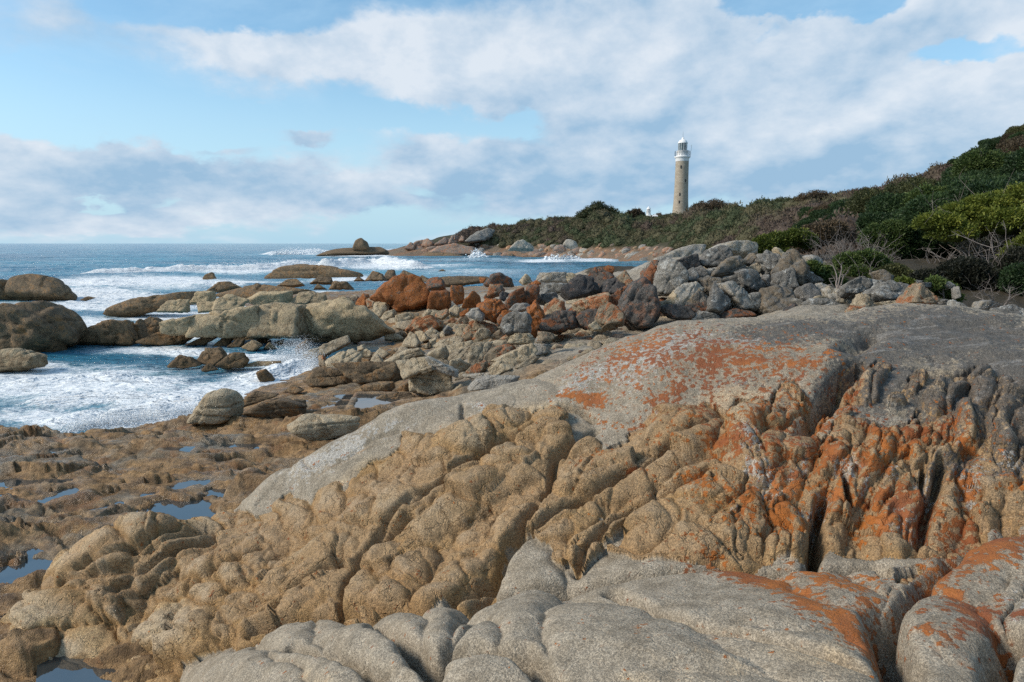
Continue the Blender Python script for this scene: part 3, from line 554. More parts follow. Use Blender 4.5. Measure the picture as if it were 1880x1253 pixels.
def low_mat():
    m, t, out = newmat('tidal rock')
    P = t.new('ShaderNodeTexCoord').outputs['Object']
    n1 = t.noise(P, .7, 5, .6, .4); n2 = t.noise(t.vmath('MULTIPLY', P, (1, 2.2, 2.2)), 2.6, 6, .65, .5); n3 = t.noise(P, 18, 5, .65); n4 = t.noise(P, 90, 3, .6)
    n2 = t.ss(n2, .3, .7); n3 = t.ss(n3, .2, .8); n4 = t.ss(n4, .2, .8)
    c = t.mix(n2, (0.12, 0.068, 0.028), (0.40, 0.245, 0.11))
    c = t.mix(t.ss(n1, .47, .62), c, t.mix(n2, (0.13, 0.10, 0.065), (0.30, 0.245, 0.17)))
    c = t.mix(t.math('MULTIPLY', t.ss(t.noise(P, 1.7, 5, .6, .6), .54, .66), .7), c, (0.22, 0.098, 0.028))
    dry = t.attr('dry')
    c = t.mix(t.math('MULTIPLY', dry, .9), c, t.mix(n2, (0.26, 0.225, 0.175), (0.40, 0.36, 0.29)))
    c = t.mix(1.0, c, t.mix(t.math('ADD', t.math('MULTIPLY', n3, .6), t.math('MULTIPLY', n4, .4)), (.55, .55, .55), (1.4, 1.4, 1.4)), 'MULTIPLY')
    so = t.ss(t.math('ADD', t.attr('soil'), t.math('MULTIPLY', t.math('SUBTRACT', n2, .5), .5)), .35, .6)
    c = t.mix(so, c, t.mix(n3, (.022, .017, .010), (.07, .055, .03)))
    wet = t.math('MULTIPLY', t.math('SUBTRACT', 1.0, dry), t.ss(t.noise(P, 1.1, 4, .6, .3), .40, .60))
    h = t.math('ADD', t.math('MULTIPLY', n3, .8), t.math('MULTIPLY', n4, .5))
    principled(t, out, c, t.lin(wet, 0, 1, .78, .30), t.bump(h, .8, .03, t.bump(t.noise(P, 4, 6, .65, .3), .6, .12)), .4)
    return m
M_LOW = low_mat()
dry = sstep(lz2, .45, 1.2)*(1-shelf)
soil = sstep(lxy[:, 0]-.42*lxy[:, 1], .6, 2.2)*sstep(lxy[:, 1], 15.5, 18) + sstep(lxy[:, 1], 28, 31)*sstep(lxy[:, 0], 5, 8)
# soil under the bushes is not bare tidal rock, but the same weathered granite
tag(mesh_np('ground', np.column_stack([lxy, lz2]), grid_faces(NL, 640), M_LOW, True, {'dry': dry, 'soil': soil}), 'tidal rock shelf and rubble beach', None, None, 'structure')

# tide pools: level sheets of still water lying in the hollows of the shelf
def pool_mat():
    m, t, out = newmat('still pool water')
    P = t.new('ShaderNodeTexCoord').outputs['Object']
    nrm = t.bump(t.noise(P, 5, 3, .5), .06, .02)
    principled(t, out, (0.035, 0.045, 0.05), .03, nrm, .5, IOR=2.4, Transmission_Weight=.3)
    return m
M_POOL = pool_mat()
def pool(pts, z):
    w_ = np.array([atz(u, v, z)[:2] for u, v in pts])
    me = bpy.data.meshes.new('tide_pool'); me.from_pydata([(x, y, z) for x, y in w_], [], [tuple(range(len(w_)))]); me.materials.append(M_POOL)
    if me.polygons[0].normal.z < 0: me.flip_normals()
    o = bpy.data.objects.new('tide_pool', me); col.objects.link(o); o['kind'] = 'structure'; return o

# ------------------------------------------------------------------ loose boulders, each one traced and given its own depth
TILE = {'A': (640,480,6.267), 'B': (900,480,6.267), 'C': (1160,430,6.267), 'D': (1400,430,6.267), 'E': (1640,430,6.267), 'F': (540,580,6.267), 'G': (780,580,6.267), 'L': (0,420,2.984), 'M': (560,420,2.984), 'Q': (700,370,4.476), 'P': (0,0,1.0), 'T': (450,760,3.917)}
def rock_mat(name, lo, hi, pcol, pth, spk=0.35, wetline=False, dk=0.0):
    m, t, out = newmat(name)
    tcn = t.new('ShaderNodeTexCoord'); geo = t.new('ShaderNodeNewGeometry')
    oi = t.new('ShaderNodeObjectInfo')
    P = t.vmath('ADD', geo.outputs['Position'], t.new('ShaderNodeCombineXYZ', ins={0: t.math('MULTIPLY', oi.outputs['Random'], 40)}).outputs[0])
    n1 = t.noise(P, 1.1, 5, .6, .4); n2 = t.noise(P, 4.0, 6, .65, .3); n3 = t.noise(P, 20, 5, .7); n4 = t.noise(P, 70, 3, .6)
    n2 = t.ss(n2, .30, .70); n3 = t.ss(n3, .22, .78); n4 = t.ss(n4, .2, .8)
    c = t.mix(n2, lo, hi)
    c = t.mix(1.0, c, t.mix(oi.outputs['Random'], (.74, .74, .76), (1.25, 1.22, 1.17)), 'MULTIPLY')
    if dk: c = t.mix(t.math('MULTIPLY', t.ss(t.math('ADD', n3, t.math('MULTIPLY', n2, .6)), .6, 1.1), dk), c, (0.065, 0.062, 0.06))
    pm = t.ss(t.math('ADD', t.math('MULTIPLY', n1, .8), t.math('ADD', t.math('MULTIPLY', n2, .55), t.math('ADD', t.math('MULTIPLY', n3, .3), t.math('MULTIPLY', oi.outputs['Random'], .16)))), pth, pth+.13)
    c = t.mix(t.math('MULTIPLY', pm, .85), c, t.mix(n3, pcol, tuple(x*1.7 for x in pcol)))
    c = t.mix(t.math('MULTIPLY', t.ss(t.math('MULTIPLY', n3, n4), .50, .62), spk), c, (0.52, 0.50, 0.46))
    if wetline:
        z = t.new('ShaderNodeSeparateXYZ', ins={0: geo.outputs['Position']}).outputs[2]
        wl = t.math('SUBTRACT', 1.0, t.ss(t.math('ADD', z, t.math('MULTIPLY', t.math('SUBTRACT', n2, .5), .5)), .10, .75))
        c = t.mix(t.math('MULTIPLY', wl, .55), c, (0.13, 0.075, 0.03))
    c = t.mix(1.0, c, t.mix(n4, (.62, .62, .62), (1.35, 1.35, 1.35)), 'MULTIPLY')
    vj = t.new('ShaderNodeTexVoronoi', feature='DISTANCE_TO_EDGE', ins={'Vector': t.vmath('ADD', P, t.vmath('SCALE', t.noise(P, 3, 4, .6, out=1), scale=.5)), 'Scale': 1.7}).outputs[0]
    h = t.math('ADD', t.math('MULTIPLY', n3, .7), t.math('MULTIPLY', n4, .3))
    b0 = t.bump(t.math('ADD', t.noise(P, 2.6, 7, .68, .2), t.math('MULTIPLY', t.ss(vj, 0, .05), .18)), .8, .28)
    principled(t, out, c, t.lin(n2, 0, 1, .68, .92), t.bump(h, .7, .035, b0), .25)
    return m
RM = {'tan': rock_mat('tan granite', (.32,.25,.16), (.57,.48,.34), (.32,.27,.19), .96, .25),
      'ledge': rock_mat('tan tideline granite', (.31,.235,.14), (.54,.44,.29), (.32,.25,.15), .96, .2, True),
      'grey': rock_mat('grey lichened granite', (.14,.135,.122), (.36,.345,.31), (.33,.33,.31), 1.02, .6, False, .6),
      'pale': rock_mat('pale granite', (.30,.28,.245), (.50,.475,.42), (.26,.22,.16), 1.0, .3, False, .25),
      'dark': rock_mat('dark lichened granite', (.055,.052,.05), (.145,.135,.125), (.16,.085,.055), 1.0, .55, False, .3),
      'red': rock_mat('orange lichened granite', (.23,.072,.018), (.42,.155,.04), (.14,.10,.075), 1.06, .35, False, .25),
      'tanred': rock_mat('tan granite with orange lichen', (.26,.20,.13), (.44,.36,.25), (.26,.085,.028), .88, .25),
      'mix': rock_mat('rusty dark granite', (.10,.085,.07), (.21,.175,.14), (.20,.068,.024), .86, .4, False, .5),
      'brown': rock_mat('wet brown granite', (.12,.085,.052), (.27,.20,.125), (.21,.115,.05), 1.0, .12, True),
      'ochre': rock_mat('ochre granite', (.40,.275,.135), (.60,.46,.29), (.30,.17,.07), .95, .25),
      'tangrey': rock_mat('tan granite with grey lichen', (.17,.135,.095), (.37,.305,.22), (.12,.115,.105), .84, .4, False, .3),
      'shore': rock_mat('far shore granite', (.19,.165,.14), (.33,.30,.26), (.32,.14,.07), .90, .2, True)}
ICO = {}
def ico(n):
    if n not in ICO:
        bm = bmesh.new(); bmesh.ops.create_icosphere(bm, subdivisions=n, radius=1.0)
        ICO[n] = (np.array([v.co for v in bm.verts]), np.array([[v.index for v in f.verts] for f in bm.faces])); bm.free()
    return ICO[n]
def hull_planes(pts):
    bm = bmesh.new()
    for p in pts: bm.verts.new(p)
    r = bmesh.ops.convex_hull(bm, input=bm.verts)
    pl = []
    bm.normal_update()
    for f in bm.faces:
        n = np.array(f.normal); d = float(n @ np.array(f.verts[0].co))
        if d < 0: n, d = -n, -d
        if f.calc_area() < 1e-9: continue
        if not any(n @ n2 > .975 for n2, _ in pl): pl.append((n, max(d, .01)))
    bm.free(); return np.array([a for a, _ in pl]), np.array([b for _, b in pl])
def boulder(name, poly, Y, mat, p=14, thick=.9, seed=0, sub=4, amp=.05):
    """Rounded polyhedron whose outline seen from the front is the traced polygon; it has a front, a mid and a back ring."""
    rs_ = np.random.RandomState(seed)
    k = Y/FPX; n = len(poly)
    w_ = np.array([at(u, v, Y) for u, v in poly]); c = w_.mean(0)
    ext = w_.max(0)-w_.min(0); t = thick*(.35*min(ext[0], ext[2])+.4*math.sqrt(ext[0]*ext[2])+.05)
    s1, s2 = (.70+.22*rs_.rand(), .70+.2*rs_.rand()) if p > 9 else (.62+.15*rs_.rand(), .6+.2*rs_.rand())
    tx, tz = (rs_.rand(2)-.5)*1.1; tz -= .35; rel = w_-c
    off = np.array([(rs_.rand()-.5)*.25*ext[0], 0, (rs_.rand()-.2)*.25*ext[2]])
    fr = (w_-c)*s1 + off + np.array([0, -t*.5, 0]) + np.stack([0*w_[:, 0], t*(tx*rel[:, 0]/ext[0]-tz*rel[:, 2]/ext[2]) + (rs_.rand(n)-.5)*t*.16, 0*w_[:, 0]], 1)
    mid = (w_-c) + np.stack([0*w_[:, 0], (rs_.rand(n)-.5)*t*.4, 0*w_[:, 0]], 1)
    bk = (w_-c)*s2 + np.array([0, t*.55, 0])
    pts = np.concatenate([fr, mid, bk]); cc = np.array([0, 0, 0])
    nn, dd = hull_planes(pts)
    S, F = ico(sub)
    sc = np.array([max(ext[0], .3*ext[2]), t, max(ext[2], .3*ext[0])])
    D = S*sc; D /= np.linalg.norm(D, axis=1, keepdims=True)
    q = np.maximum(D @ nn.T, 0)/dd
    ang_ = p > 9; p = p*4.2 if p > 9 else p*2.2
    r = (q**p).sum(1)**(-1.0/p)*(1.08 if ang_ else 1.04)
    V_ = D*r[:, None]
    size = (ext[0]*ext[2]*t)**(1/3)
    pw_ = (V_+c)/max(size, .05)
    a1 = fbm(pw_*1.6+seed*3.1, 4, .5, seed % 97); a2 = fbm(pw_*5+seed, 3, .55, seed % 89, True)
    f1_, f2_ = worley(pw_*(1.9 if ang_ else 1.2)+seed, seed % 83); chip = np.clip(f2_-f1_, 0, .35)/.35
    V_ = V_ + D*(size*amp*(.32*a1+.3*a2+.8*(chip-.6)))[:, None]
    if sub == 5:                                                       # a few joints split the larger boulders
        for j in range(2 + seed % 3):
            pn = rs_.normal(0, 1, 3)*np.array([1, .4, .8]); pn /= np.linalg.norm(pn)
            dd_ = (V_ @ pn) - (rs_.rand()-.5)*.9*abs(pn @ ext)*.5 + size*.07*fbm(pw_*1.3+j*9, 3, .5, seed % 71)
            V_ = V_ - D*(size*.055*np.exp(-(dd_/(size*.022))**2))[:, None]
    o = mesh_np(name, V_, F, RM[mat], True); o.location = c
    return o
def parse(tile, s):
    u0, v0, k = TILE[tile]
    return [(float(a)/k+u0, float(b)/k+v0) for a, b in (x.split(',') for x in s.split())]
def groundmax(q): return np.maximum(lowS(q), 0.0)
def pileY(v): return 20.6 + (600-v)/140*5.0
# tile, material, outline, sharpness, depth (None: stands on the ground; 'p': in the pile), short name, label
ROCKS = [
 ('A','red','265,430 365,330 430,260 560,205 720,200 830,240 905,340 905,520 700,600 560,600 450,500',12,None,'great orange boulder','largest domed boulder covered in bright orange lichen beside the sea'),
 ('A','red','940,350 1100,330 1180,360 1170,520 1120,560 1000,590 920,540',10,None,'second orange boulder','orange lichened boulder right of the largest orange one, split off by a pale gap'),
 ('A','mix','880,240 960,180 1050,190 1110,240 1110,330 900,340',9,36,0,0), ('A','red','1180,300 1320,310 1330,470 1240,500 1190,450',10,34,0,0),
 ('A','red','1320,540 1350,440 1440,345 1500,400 1520,490 1460,530',22,28,'orange triangular stone','triangular stone with a vivid orange face and a pale top edge'),
 ('A','mix','1550,260 1640,150 1740,130 1880,200 1900,300 1760,290 1580,300',9,34,'rusty hump by the water','broad rusty dark hump of rock against the bay water'), ('A','red','1500,190 1580,200 1560,250 1520,250',16,35,0,0),
 ('A','mix','1570,420 1760,280 1790,340 1740,400 1600,450',18,29,0,0), ('A','dark','1735,380 1770,345 1850,370 1790,460 1740,440',22,27,'white-rimmed black stone','small black stone with a white rim among orange boulders'),
 ('A','red','1480,520 1600,440 1740,460 1850,540 1760,620 1690,710 1570,660',14,26,0,0), ('A','pale','1355,620 1420,545 1490,540 1560,620 1550,690 1460,680',22,25.5,'cream stone on orange ones','cream coloured angular stone resting between orange boulders'),
 ('A','red','1280,600 1390,540 1370,620 1290,640',16,27,0,0), ('A','red','1720,700 1780,590 1880,580 1890,640 1750,740',16,25,0,0),
 ('A','tan','860,640 920,550 1005,590 1000,640 880,670',22,None,0,0), ('A','tanred','1010,600 1140,550 1150,620 1080,680 1000,640',18,28,0,0), ('A','tan','1140,570 1220,510 1300,540 1270,650 1170,640',18,28.5,0,0),
 ('A','tan','285,560 300,480 450,475 460,550 380,640 330,640',22,None,'grey cube block','squarish grey-tan block at the foot of the largest orange boulder'), ('A','tan','380,650 430,590 520,555 550,590 540,650 400,690',16,None,0,0),
 ('A','tanred','205,440 260,420 300,460 290,540 220,540',20,None,0,0), ('A','red','60,530 170,370 230,390 220,450 240,540',18,None,0,0), ('A','tan','-20,480 90,390 120,420 100,520 0,530',18,None,0,0),
 ('A','tan','540,630 700,590 760,640 700,700 560,740',16,None,0,0), ('A','tan','545,770 560,710 740,680 760,760 640,800',18,None,0,0), ('A','tanred','660,800 740,690 900,680 1000,650 1070,690 1080,760 950,830 850,860 700,860',16,None,0,0),
 ('A','tanred','1080,720 1200,650 1250,690 1150,750',18,None,0,0), ('A','tanred','1240,700 1310,610 1390,710 1340,770 1270,770',24,None,'half-orange pointed stone','pointed tan stone whose right side is orange, above the rubble'),
 ('A','tanred','1310,860 1400,710 1500,690 1680,740 1690,810 1500,900 1350,920',12,None,'orange-shouldered boulder','large tan boulder with an orange shoulder in the middle of the rubble'), ('A','tan','1475,850 1540,770 1630,800 1640,880 1490,920',12,20.5,0,0), ('A','tanred','1640,860 1740,785 1800,850 1740,900 1660,895',18,20.5,0,0),
 ('A','tan','1230,760 1300,770 1330,830 1290,880 1230,840',20,None,0,0), ('A','grey','1090,800 1140,745 1200,790 1160,860 1100,850',24,None,'little grey wedge','little dark grey wedge standing in tan rubble'), ('A','tan','880,840 960,770 1040,820 1000,890 890,885',16,None,0,0),
 ('A','tan','420,830 460,810 560,840 640,890 560,925 430,905',12,None,0,0), ('A','tan','560,840 620,800 680,850 640,895',20,None,0,0), ('A','tan','605,990 700,830 760,850 830,960 800,1010 620,1020',20,None,'pyramid stone in the pool','pyramid-shaped tan stone standing in the calm pool'),
 ('A','tan','765,830 830,815 880,850 930,920 830,950 790,900',22,None,0,0), ('A','tan','985,970 1060,910 1230,870 1310,890 1310,940 1150,990 1010,1010',14,None,0,0), ('A','tan','930,910 1010,880 990,990 940,990',20,None,0,0), ('A','tan','850,980 930,930 930,1000 880,1010',20,None,0,0),
 ('F','tan','80,490 150,430 560,260 610,340 340,470 130,530',26,None,'tilted plank-shaped stone','long plank-shaped tan stone tilted up to the right beside the splash'), ('F','brown','30,360 150,280 170,400 150,440 30,440',20,None,0,0),
 ('F','tan','370,520 520,440 650,390 770,450 790,540 680,590 440,600',16,None,0,0), ('F','tanred','280,490 340,470 400,600 310,590',22,None,0,0),
 ('F','brown','90,740 220,600 350,580 600,650 750,790 560,810 200,810',9,None,'smooth brown whaleback stone','smooth brown whaleback boulder at the edge of the foam'), ('F','brown','560,620 850,560 1160,530 1260,620 1280,700 1150,770 760,780 650,690',10,None,'long grey-brown ribbed boulder','long grey-brown boulder with faint ribs lying across the beach'),
 ('F','tan','1200,530 1540,480 1590,590 1450,650 1280,700 1270,600',14,16.6,0,0), ('F','tan','1340,860 1360,720 1600,620 1770,680 1815,860 1560,915',24,None,'big pale angular boulder','big pale angular boulder with a flat face just behind the smooth dome'),
 ('F','pale','1540,490 1660,540 1880,640 1860,700 1760,680 1600,600',20,16.3,0,0), ('F','tan','870,560 900,480 960,450 1020,510 1010,560',22,None,0,0), ('F','tan','910,460 980,380 1090,450 1010,510',20,None,0,0), ('F','tan','1040,520 1290,390 1440,370 1500,440 1300,500 1100,550',12,None,0,0), ('F','brown','1060,420 1140,395 1190,430 1110,450',10,None,0,0),
 ('F','tan','730,360 800,330 840,380 740,410',18,None,0,0), ('F','tan','740,430 820,380 910,440 890,490 780,490',18,None,0,0), ('F','brown','780,490 890,490 870,560 790,550',18,None,0,0), ('F','tan','1530,450 1640,380 1720,360 1770,460 1700,530 1560,480',16,None,0,0), ('F','tan','1450,620 1590,570 1620,620 1480,670',14,16,0,0),
 ('F','brown','760,810 900,770 1150,760 1180,870 900,910 770,860',8,None,0,0), ('F','brown','1130,870 1250,770 1350,740 1350,890 1160,910',9,None,0,0), ('F','brown','1000,920 1150,880 1330,880 1400,930 1250,1010 1100,970',8,None,0,0), ('F','brown','880,970 1040,900 1110,970 1060,1030 900,1040',9,None,0,0),
 ('P','tan','527,782 545,768 590,763 662,766 655,790 640,800 595,815 568,806',9,None,'two-tone smooth boulder','smooth two-tone boulder, pale above and brown below, left of the dome edge'), ('F','brown','-30,1000 20,970 110,985 135,1100 0,1160',10,None,0,0),
 ('G','tan','10,520 130,380 230,350 270,440 260,540 180,540',16,None,0,0), ('G','tan','230,390 450,310 540,290 560,330 480,380 300,450',18,None,0,0), ('G','tan','270,490 400,400 560,330 590,420 520,490 400,520 290,520',18,None,0,0), ('G','tan','530,590 540,430 560,330 620,325 780,310 720,420 640,560',24,None,'split grey-tan block','upright split grey-tan block in the middle of the rubble'),
 ('G','tanred','700,540 720,450 780,390 880,350 1000,340 1040,420 960,490 830,570 720,575',12,None,'rounded stone with an orange corner','rounded tan stone with an orange corner above the flat slab'), ('G','tan','760,300 990,250 1010,320 800,360',14,None,0,0), ('G','tan','970,320 1000,250 1080,210 1200,210 1260,270 1240,330 1000,330',13,18.5,'overhanging loaf-shaped stone','loaf-shaped tan stone overhanging a dark hollow'),
 ('G','tan','840,560 1180,340 1250,380 1240,450 1050,590 900,590',24,None,'flat tilted slab of rubble','flat tan slab tilted to the left next to the lichened dome'), ('G','tan','1060,600 1250,460 1320,480 1220,580 1140,605',20,None,0,0), ('G','pale','1240,450 1260,330 1440,340 1420,430 1280,470',12,None,0,0), ('G','tan','740,620 830,525 920,540 1040,590 900,650 820,680',16,None,0,0),
 ('G','tan','280,560 300,520 400,500 530,570 440,700 380,660',16,None,0,0), ('G','tanred','470,650 700,520 725,590 660,670 520,680',22,None,0,0), ('G','pale','450,700 600,670 830,660 800,710 600,740',14,None,0,0), ('G','pale','480,840 560,750 830,690 1100,690 1050,790 900,840 500,860',9,14.0,'smooth pale toe of rock','smooth pale grey boulder tucked behind the edge of the dome'), ('G','tan','310,870 410,790 480,860 400,880',20,None,0,0), ('G','tan','560,300 620,250 760,240 770,310 620,330',14,None,0,0),
 ('G','tanred','910,240 1060,150 1095,185 1040,230',18,20.3,0,0), ('G','tanred','1305,180 1480,210 1470,270 1310,290',22,18,0,0),
 ('B','grey','130,740 180,640 280,600 430,620 455,700 440,820 300,825 170,835',18,20,'ribbed grey boulder','grey boulder with pale ribs and a straight crack among orange rocks'), ('B','pale','225,560 300,490 420,485 470,540 340,590',10,21.5,0,0), ('B','red','430,560 530,480 610,600 610,700 520,770 505,880 440,840 450,640',16,21,'rusty standing slab','tall rusty orange slab standing over the rubble'),
 ('B','mix','180,490 240,380 370,330 390,420 340,490 230,550',16,25,0,0), ('B','mix','350,450 440,280 550,300 560,460 470,500 380,490',20,25.5,'rust-sided fin of rock','upright fin of rock with a rusty left side behind the orange boulders'), ('B','tan','340,230 410,150 450,190 480,250 380,270',18,32,0,0), ('B','red','460,260 520,225 575,265 480,295',18,30,0,0),
 ('B','pale','540,230 590,140 720,135 860,140 895,190 890,260 600,260',10,34,'pale boulder at the bay edge','pale rounded boulder at the edge of the bay water'), ('B','grey','560,330 590,255 880,260 905,340 730,380 580,370',14,31,0,0), ('B','tan','880,170 940,140 1050,190 980,240 900,240',14,34,0,0), ('B','pale','540,310 690,325 630,390 560,380',22,28,0,0), ('B','pale','900,240 1000,240 930,340',20,29,0,0), ('B','grey','545,470 580,390 730,370 760,430 660,520',20,26,0,0),
 ('B','tanred','610,640 640,530 760,440 850,490 840,590 740,640',16,23,'cream-bottomed stone','orange stone with a cream underside in front of dark boulders'), ('B','dark','870,400 960,290 1020,220 1130,195 1230,310 1260,370 1100,430 920,450',13,25,'black rounded boulder','black rounded boulder speckled white, left of the boulder pile'), ('B','tan','880,460 1100,420 1000,490 890,490',14,24,0,0),
 ('B','tanred','970,490 1330,365 1335,500 1180,560 980,608',30,22.5,'pinkish brick-shaped block','pinkish brick-shaped block leaning up to the right on darker boulders'), ('B','dark','1255,360 1330,230 1430,200 1530,310 1450,375 1270,365',18,25,0,0), ('B','mix','1135,170 1220,70 1290,100 1400,160 1260,300 1200,280',14,27,0,0), ('B','red','1275,120 1370,50 1425,80 1400,145 1290,140',14,28,0,0), ('B','tanred','1460,190 1550,140 1640,280 1560,310 1470,250',18,25,0,0),
 ('B','mix','1360,440 1440,380 1600,280 1600,480 1520,615 1400,530',20,23,0,0), ('P','dark','1140,580 1143,560 1162,521 1182,513 1204,530 1209,560 1203,585 1192,603 1160,606 1144,594',16,21.2,'tall dark left buttress','tallest dark boulder at the left end of the boulder pile, speckled with white'), ('B','tanred','1215,650 1250,560 1360,520 1450,560 1525,640 1515,735 1290,805 1240,730',15,20,'orange boulder touching the dome','squat orange boulder touching the top of the white lichened dome'),
 ('B','mix','995,640 1050,590 1180,560 1240,610 1215,700 1100,775 1010,730',13,21,0,0), ('B','mix','575,760 600,680 720,640 830,590 950,590 1005,660 1005,745 800,825 620,815',12,21,0,0), ('B','tan','1135,750 1210,700 1275,805 1180,800',18,19.5,0,0), ('B','tanred','0,300 140,280 120,370 0,420',18,29,0,0),
 ('P','pale','1150,512 1175,490 1230,472 1260,458 1292,453 1285,475 1240,492 1180,515',14,29,'flat pale slab above the pile','wide flat pale grey slab behind the left part of the boulder pile'),
 ('C','grey','250,650 340,350 420,310 500,360 575,450 555,570 430,675 280,680',20,'p','leaning grey trapezoid boulder','large grey trapezoid boulder leaning on the dark left end of the pile'), ('C','mix','110,560 240,320 295,330 300,480 250,590',18,23.5,0,0), ('C','dark','475,330 560,300 700,250 735,385 590,435 500,385',22,'p','black block with a tan corner','black block with a tan right corner, high in the boulder pile'), ('C','grey','565,530 590,460 690,405 745,505 700,575 600,565',24,'p',0,0),
 ('C','grey','715,405 790,380 855,475 760,515',22,'p',0,0), ('C','grey','785,320 880,190 1040,150 1100,170 1135,280 1090,345 970,395 820,365',13,'p','mottled boulder topping the pile','big mottled black and white boulder on top of the pile with a yellow patch'), ('C','pale','910,180 1050,120 1280,105 1420,140 1410,230 1290,290 1140,250',12,26.8,'broad pale capstone','broad pale grey capstone lying along the crest of the pile'), ('C','tangrey','1280,310 1380,220 1410,270 1350,365 1300,350',20,'p',0,0),
 ('C','grey','825,415 1000,385 960,480 860,490',18,'p',0,0), ('C','tangrey','890,500 1040,370 1120,290 1240,270 1285,330 1275,435 1160,455 960,505',22,'p','brown-bellied boulder','grey topped boulder with a brown belly just below the mottled boulder'), ('C','pale','475,800 500,660 600,580 720,570 805,630 700,740 570,810',24,'p','bright tilted grey boulder','bright pale grey tilted boulder in the middle of the pile'), ('C','tan','385,790 490,660 510,760 580,815 480,850 400,830',20,'p',0,0),
 ('C','tangrey','595,800 770,640 870,750 820,810 640,840',18,21.8,0,0), ('C','mix','595,840 850,800 905,860 760,935 640,890',16,'p',0,0), ('C','tangrey','785,535 880,500 1015,520 975,600 955,705 880,750 850,640',24,'p','tooth-shaped pinkish boulder','tooth-shaped pinkish boulder wedged point down in the pile'), ('C','grey','1015,545 1160,500 1240,540 1260,645 1180,650 1080,580',18,'p',0,0),
 ('C','pale','1000,590 1100,575 1190,640 1295,720 1305,865 1180,855 1060,700',26,'p','two-faced grey boulder','grey boulder with one bright and one dark face, leaning right in the pile'), ('C','grey','1215,460 1300,420 1430,460 1515,595 1470,665 1370,685 1265,635',15,'p','white-flecked rounded boulder','rounded grey boulder heavily flecked with white in the middle of the pile'), ('C','grey','1285,715 1460,680 1475,775 1390,880 1310,790',20,'p',0,0), ('C','grey','855,890 940,740 985,620 1060,720 1135,845 1000,925',18,'p',0,0),
 ('C','dark','325,860 420,820 620,850 695,945 640,985 430,965',12,'p',0,0), ('C','grey','680,970 780,890 950,910 1010,985 700,1000',12,'p',0,0), ('C','mix','1000,985 1060,900 1170,870 1370,910 1390,955',14,'p','long brown stone at the foot of the pile','long brown stone lying at the foot of the pile against the dome'), ('C','tan','295,790 390,770 390,840 300,860',18,21.6,0,0),
 ('C','tangrey','1440,850 1500,640 1620,620 1830,640 1845,745 1780,855 1700,895 1500,890',24,'p','big cube-shaped boulder','big cube-shaped boulder, tan on the left face, at the right of the pile'), ('C','grey','1620,610 1640,500 1780,410 1825,560 1835,650 1650,680',26,'p','upright grey stone on the cube','upright grey stone standing on the cube-shaped boulder'), ('C','grey','1435,320 1550,240 1680,290 1695,375 1610,470 1520,450',18,'p','pale-sided boulder','rounded grey boulder with a pale lichen side high on the right of the pile'), ('C','tan','1315,400 1440,345 1495,400 1450,470 1330,430',16,'p',0,0),
 ('C','grey','1475,510 1550,470 1625,505 1600,610 1520,610',18,'p',0,0), ('C','tan','1625,190 1650,160 1765,250 1730,310 1680,290',22,26.5,0,0), ('D','tangrey','135,460 290,250 350,215 400,260 485,400 440,460 390,590 300,500',24,'p','tall peaked boulder','tall peaked boulder with a pinkish left face at the right end of the pile'),
 ('D','grey','365,510 430,440 500,450 650,560 500,600 400,590',16,'p',0,0), ('D','pale','465,300 480,265 560,240 630,270 695,350 560,410 485,440',14,24.5,'pale boulder by the green bush','pale grey boulder half hidden by a green bush'), ('D','grey','395,690 420,620 560,580 630,690 560,770 440,800',16,'p',0,0), ('D','pale','560,610 680,570 800,620 710,680 610,670',12,22.3,0,0),
 ('D','pale','715,660 760,620 1035,770 1025,825 900,815 760,790',20,20.5,'long pale slanting stone','long pale grey stone slanting down to the right in front of the bushes'), ('D','grey','475,810 560,750 740,750 905,825 740,875 520,875',14,20,0,0), ('D','tan','555,760 640,715 745,740 745,800 600,790',12,20.3,0,0), ('D','grey','335,770 375,745 525,875 430,895',24,20.3,0,0), ('D','dark','230,900 360,800 415,880 300,910',22,20,0,0),
 ('D','grey','885,670 960,600 1130,510 1235,560 1245,640 1100,715 930,725',16,20,'speckled grey loaf','speckled grey loaf-shaped boulder in front of the yellow-green bush'), ('D','grey','1195,520 1360,540 1330,650 1260,630',16,20.5,0,0), ('D','tangrey','1255,450 1380,420 1475,490 1445,570 1320,550',13,21.5,'cream-speckled boulder','cream-speckled rounded boulder at the foot of the bushes'), ('D','grey','1155,710 1340,590 1480,565 1695,610 1630,745 1480,785 1280,785',18,18.3,'wide grey slab-like boulder','wide grey slab-like boulder right of the speckled loaf'),
 ('D','tan','1065,810 1130,695 1220,730 1325,840 1230,900 1150,850',18,17.5,'wedge-shaped grey-tan stone','wedge-shaped grey-tan stone below the wide slab-like boulder'), ('D','tanred','970,900 1020,835 1170,835 1280,970 980,960',22,13.6,'flat yellowish block','flat yellowish block lying on the rim of the grey dome'), ('E','tanred','80,820 270,570 370,700 465,810 420,850 150,840',26,16.5,'brown pointed boulder','pointed boulder with a brown patch beside the dark undergrowth'), ('D','tan','1300,800 1560,770 1590,830 1400,840',14,17,0,0),
 ('E','grey','370,720 420,680 465,790 400,830',20,16.8,0,0), ('E','grey','645,930 700,760 800,810 885,890 800,950',20,15.5,'small peaked grey stone','small peaked grey stone at the right behind the dome'), ('E','pale','895,890 970,790 1100,765 1225,830 1080,915 960,915',14,15.5,'whitish boulder','whitish boulder under bare twigs at the right'), ('E','grey','1090,970 1150,870 1370,820 1470,880 1600,910 1600,960 1300,990',12,14.5,'low grey boulder at the right edge','low grey boulder behind the dome at the right edge'),
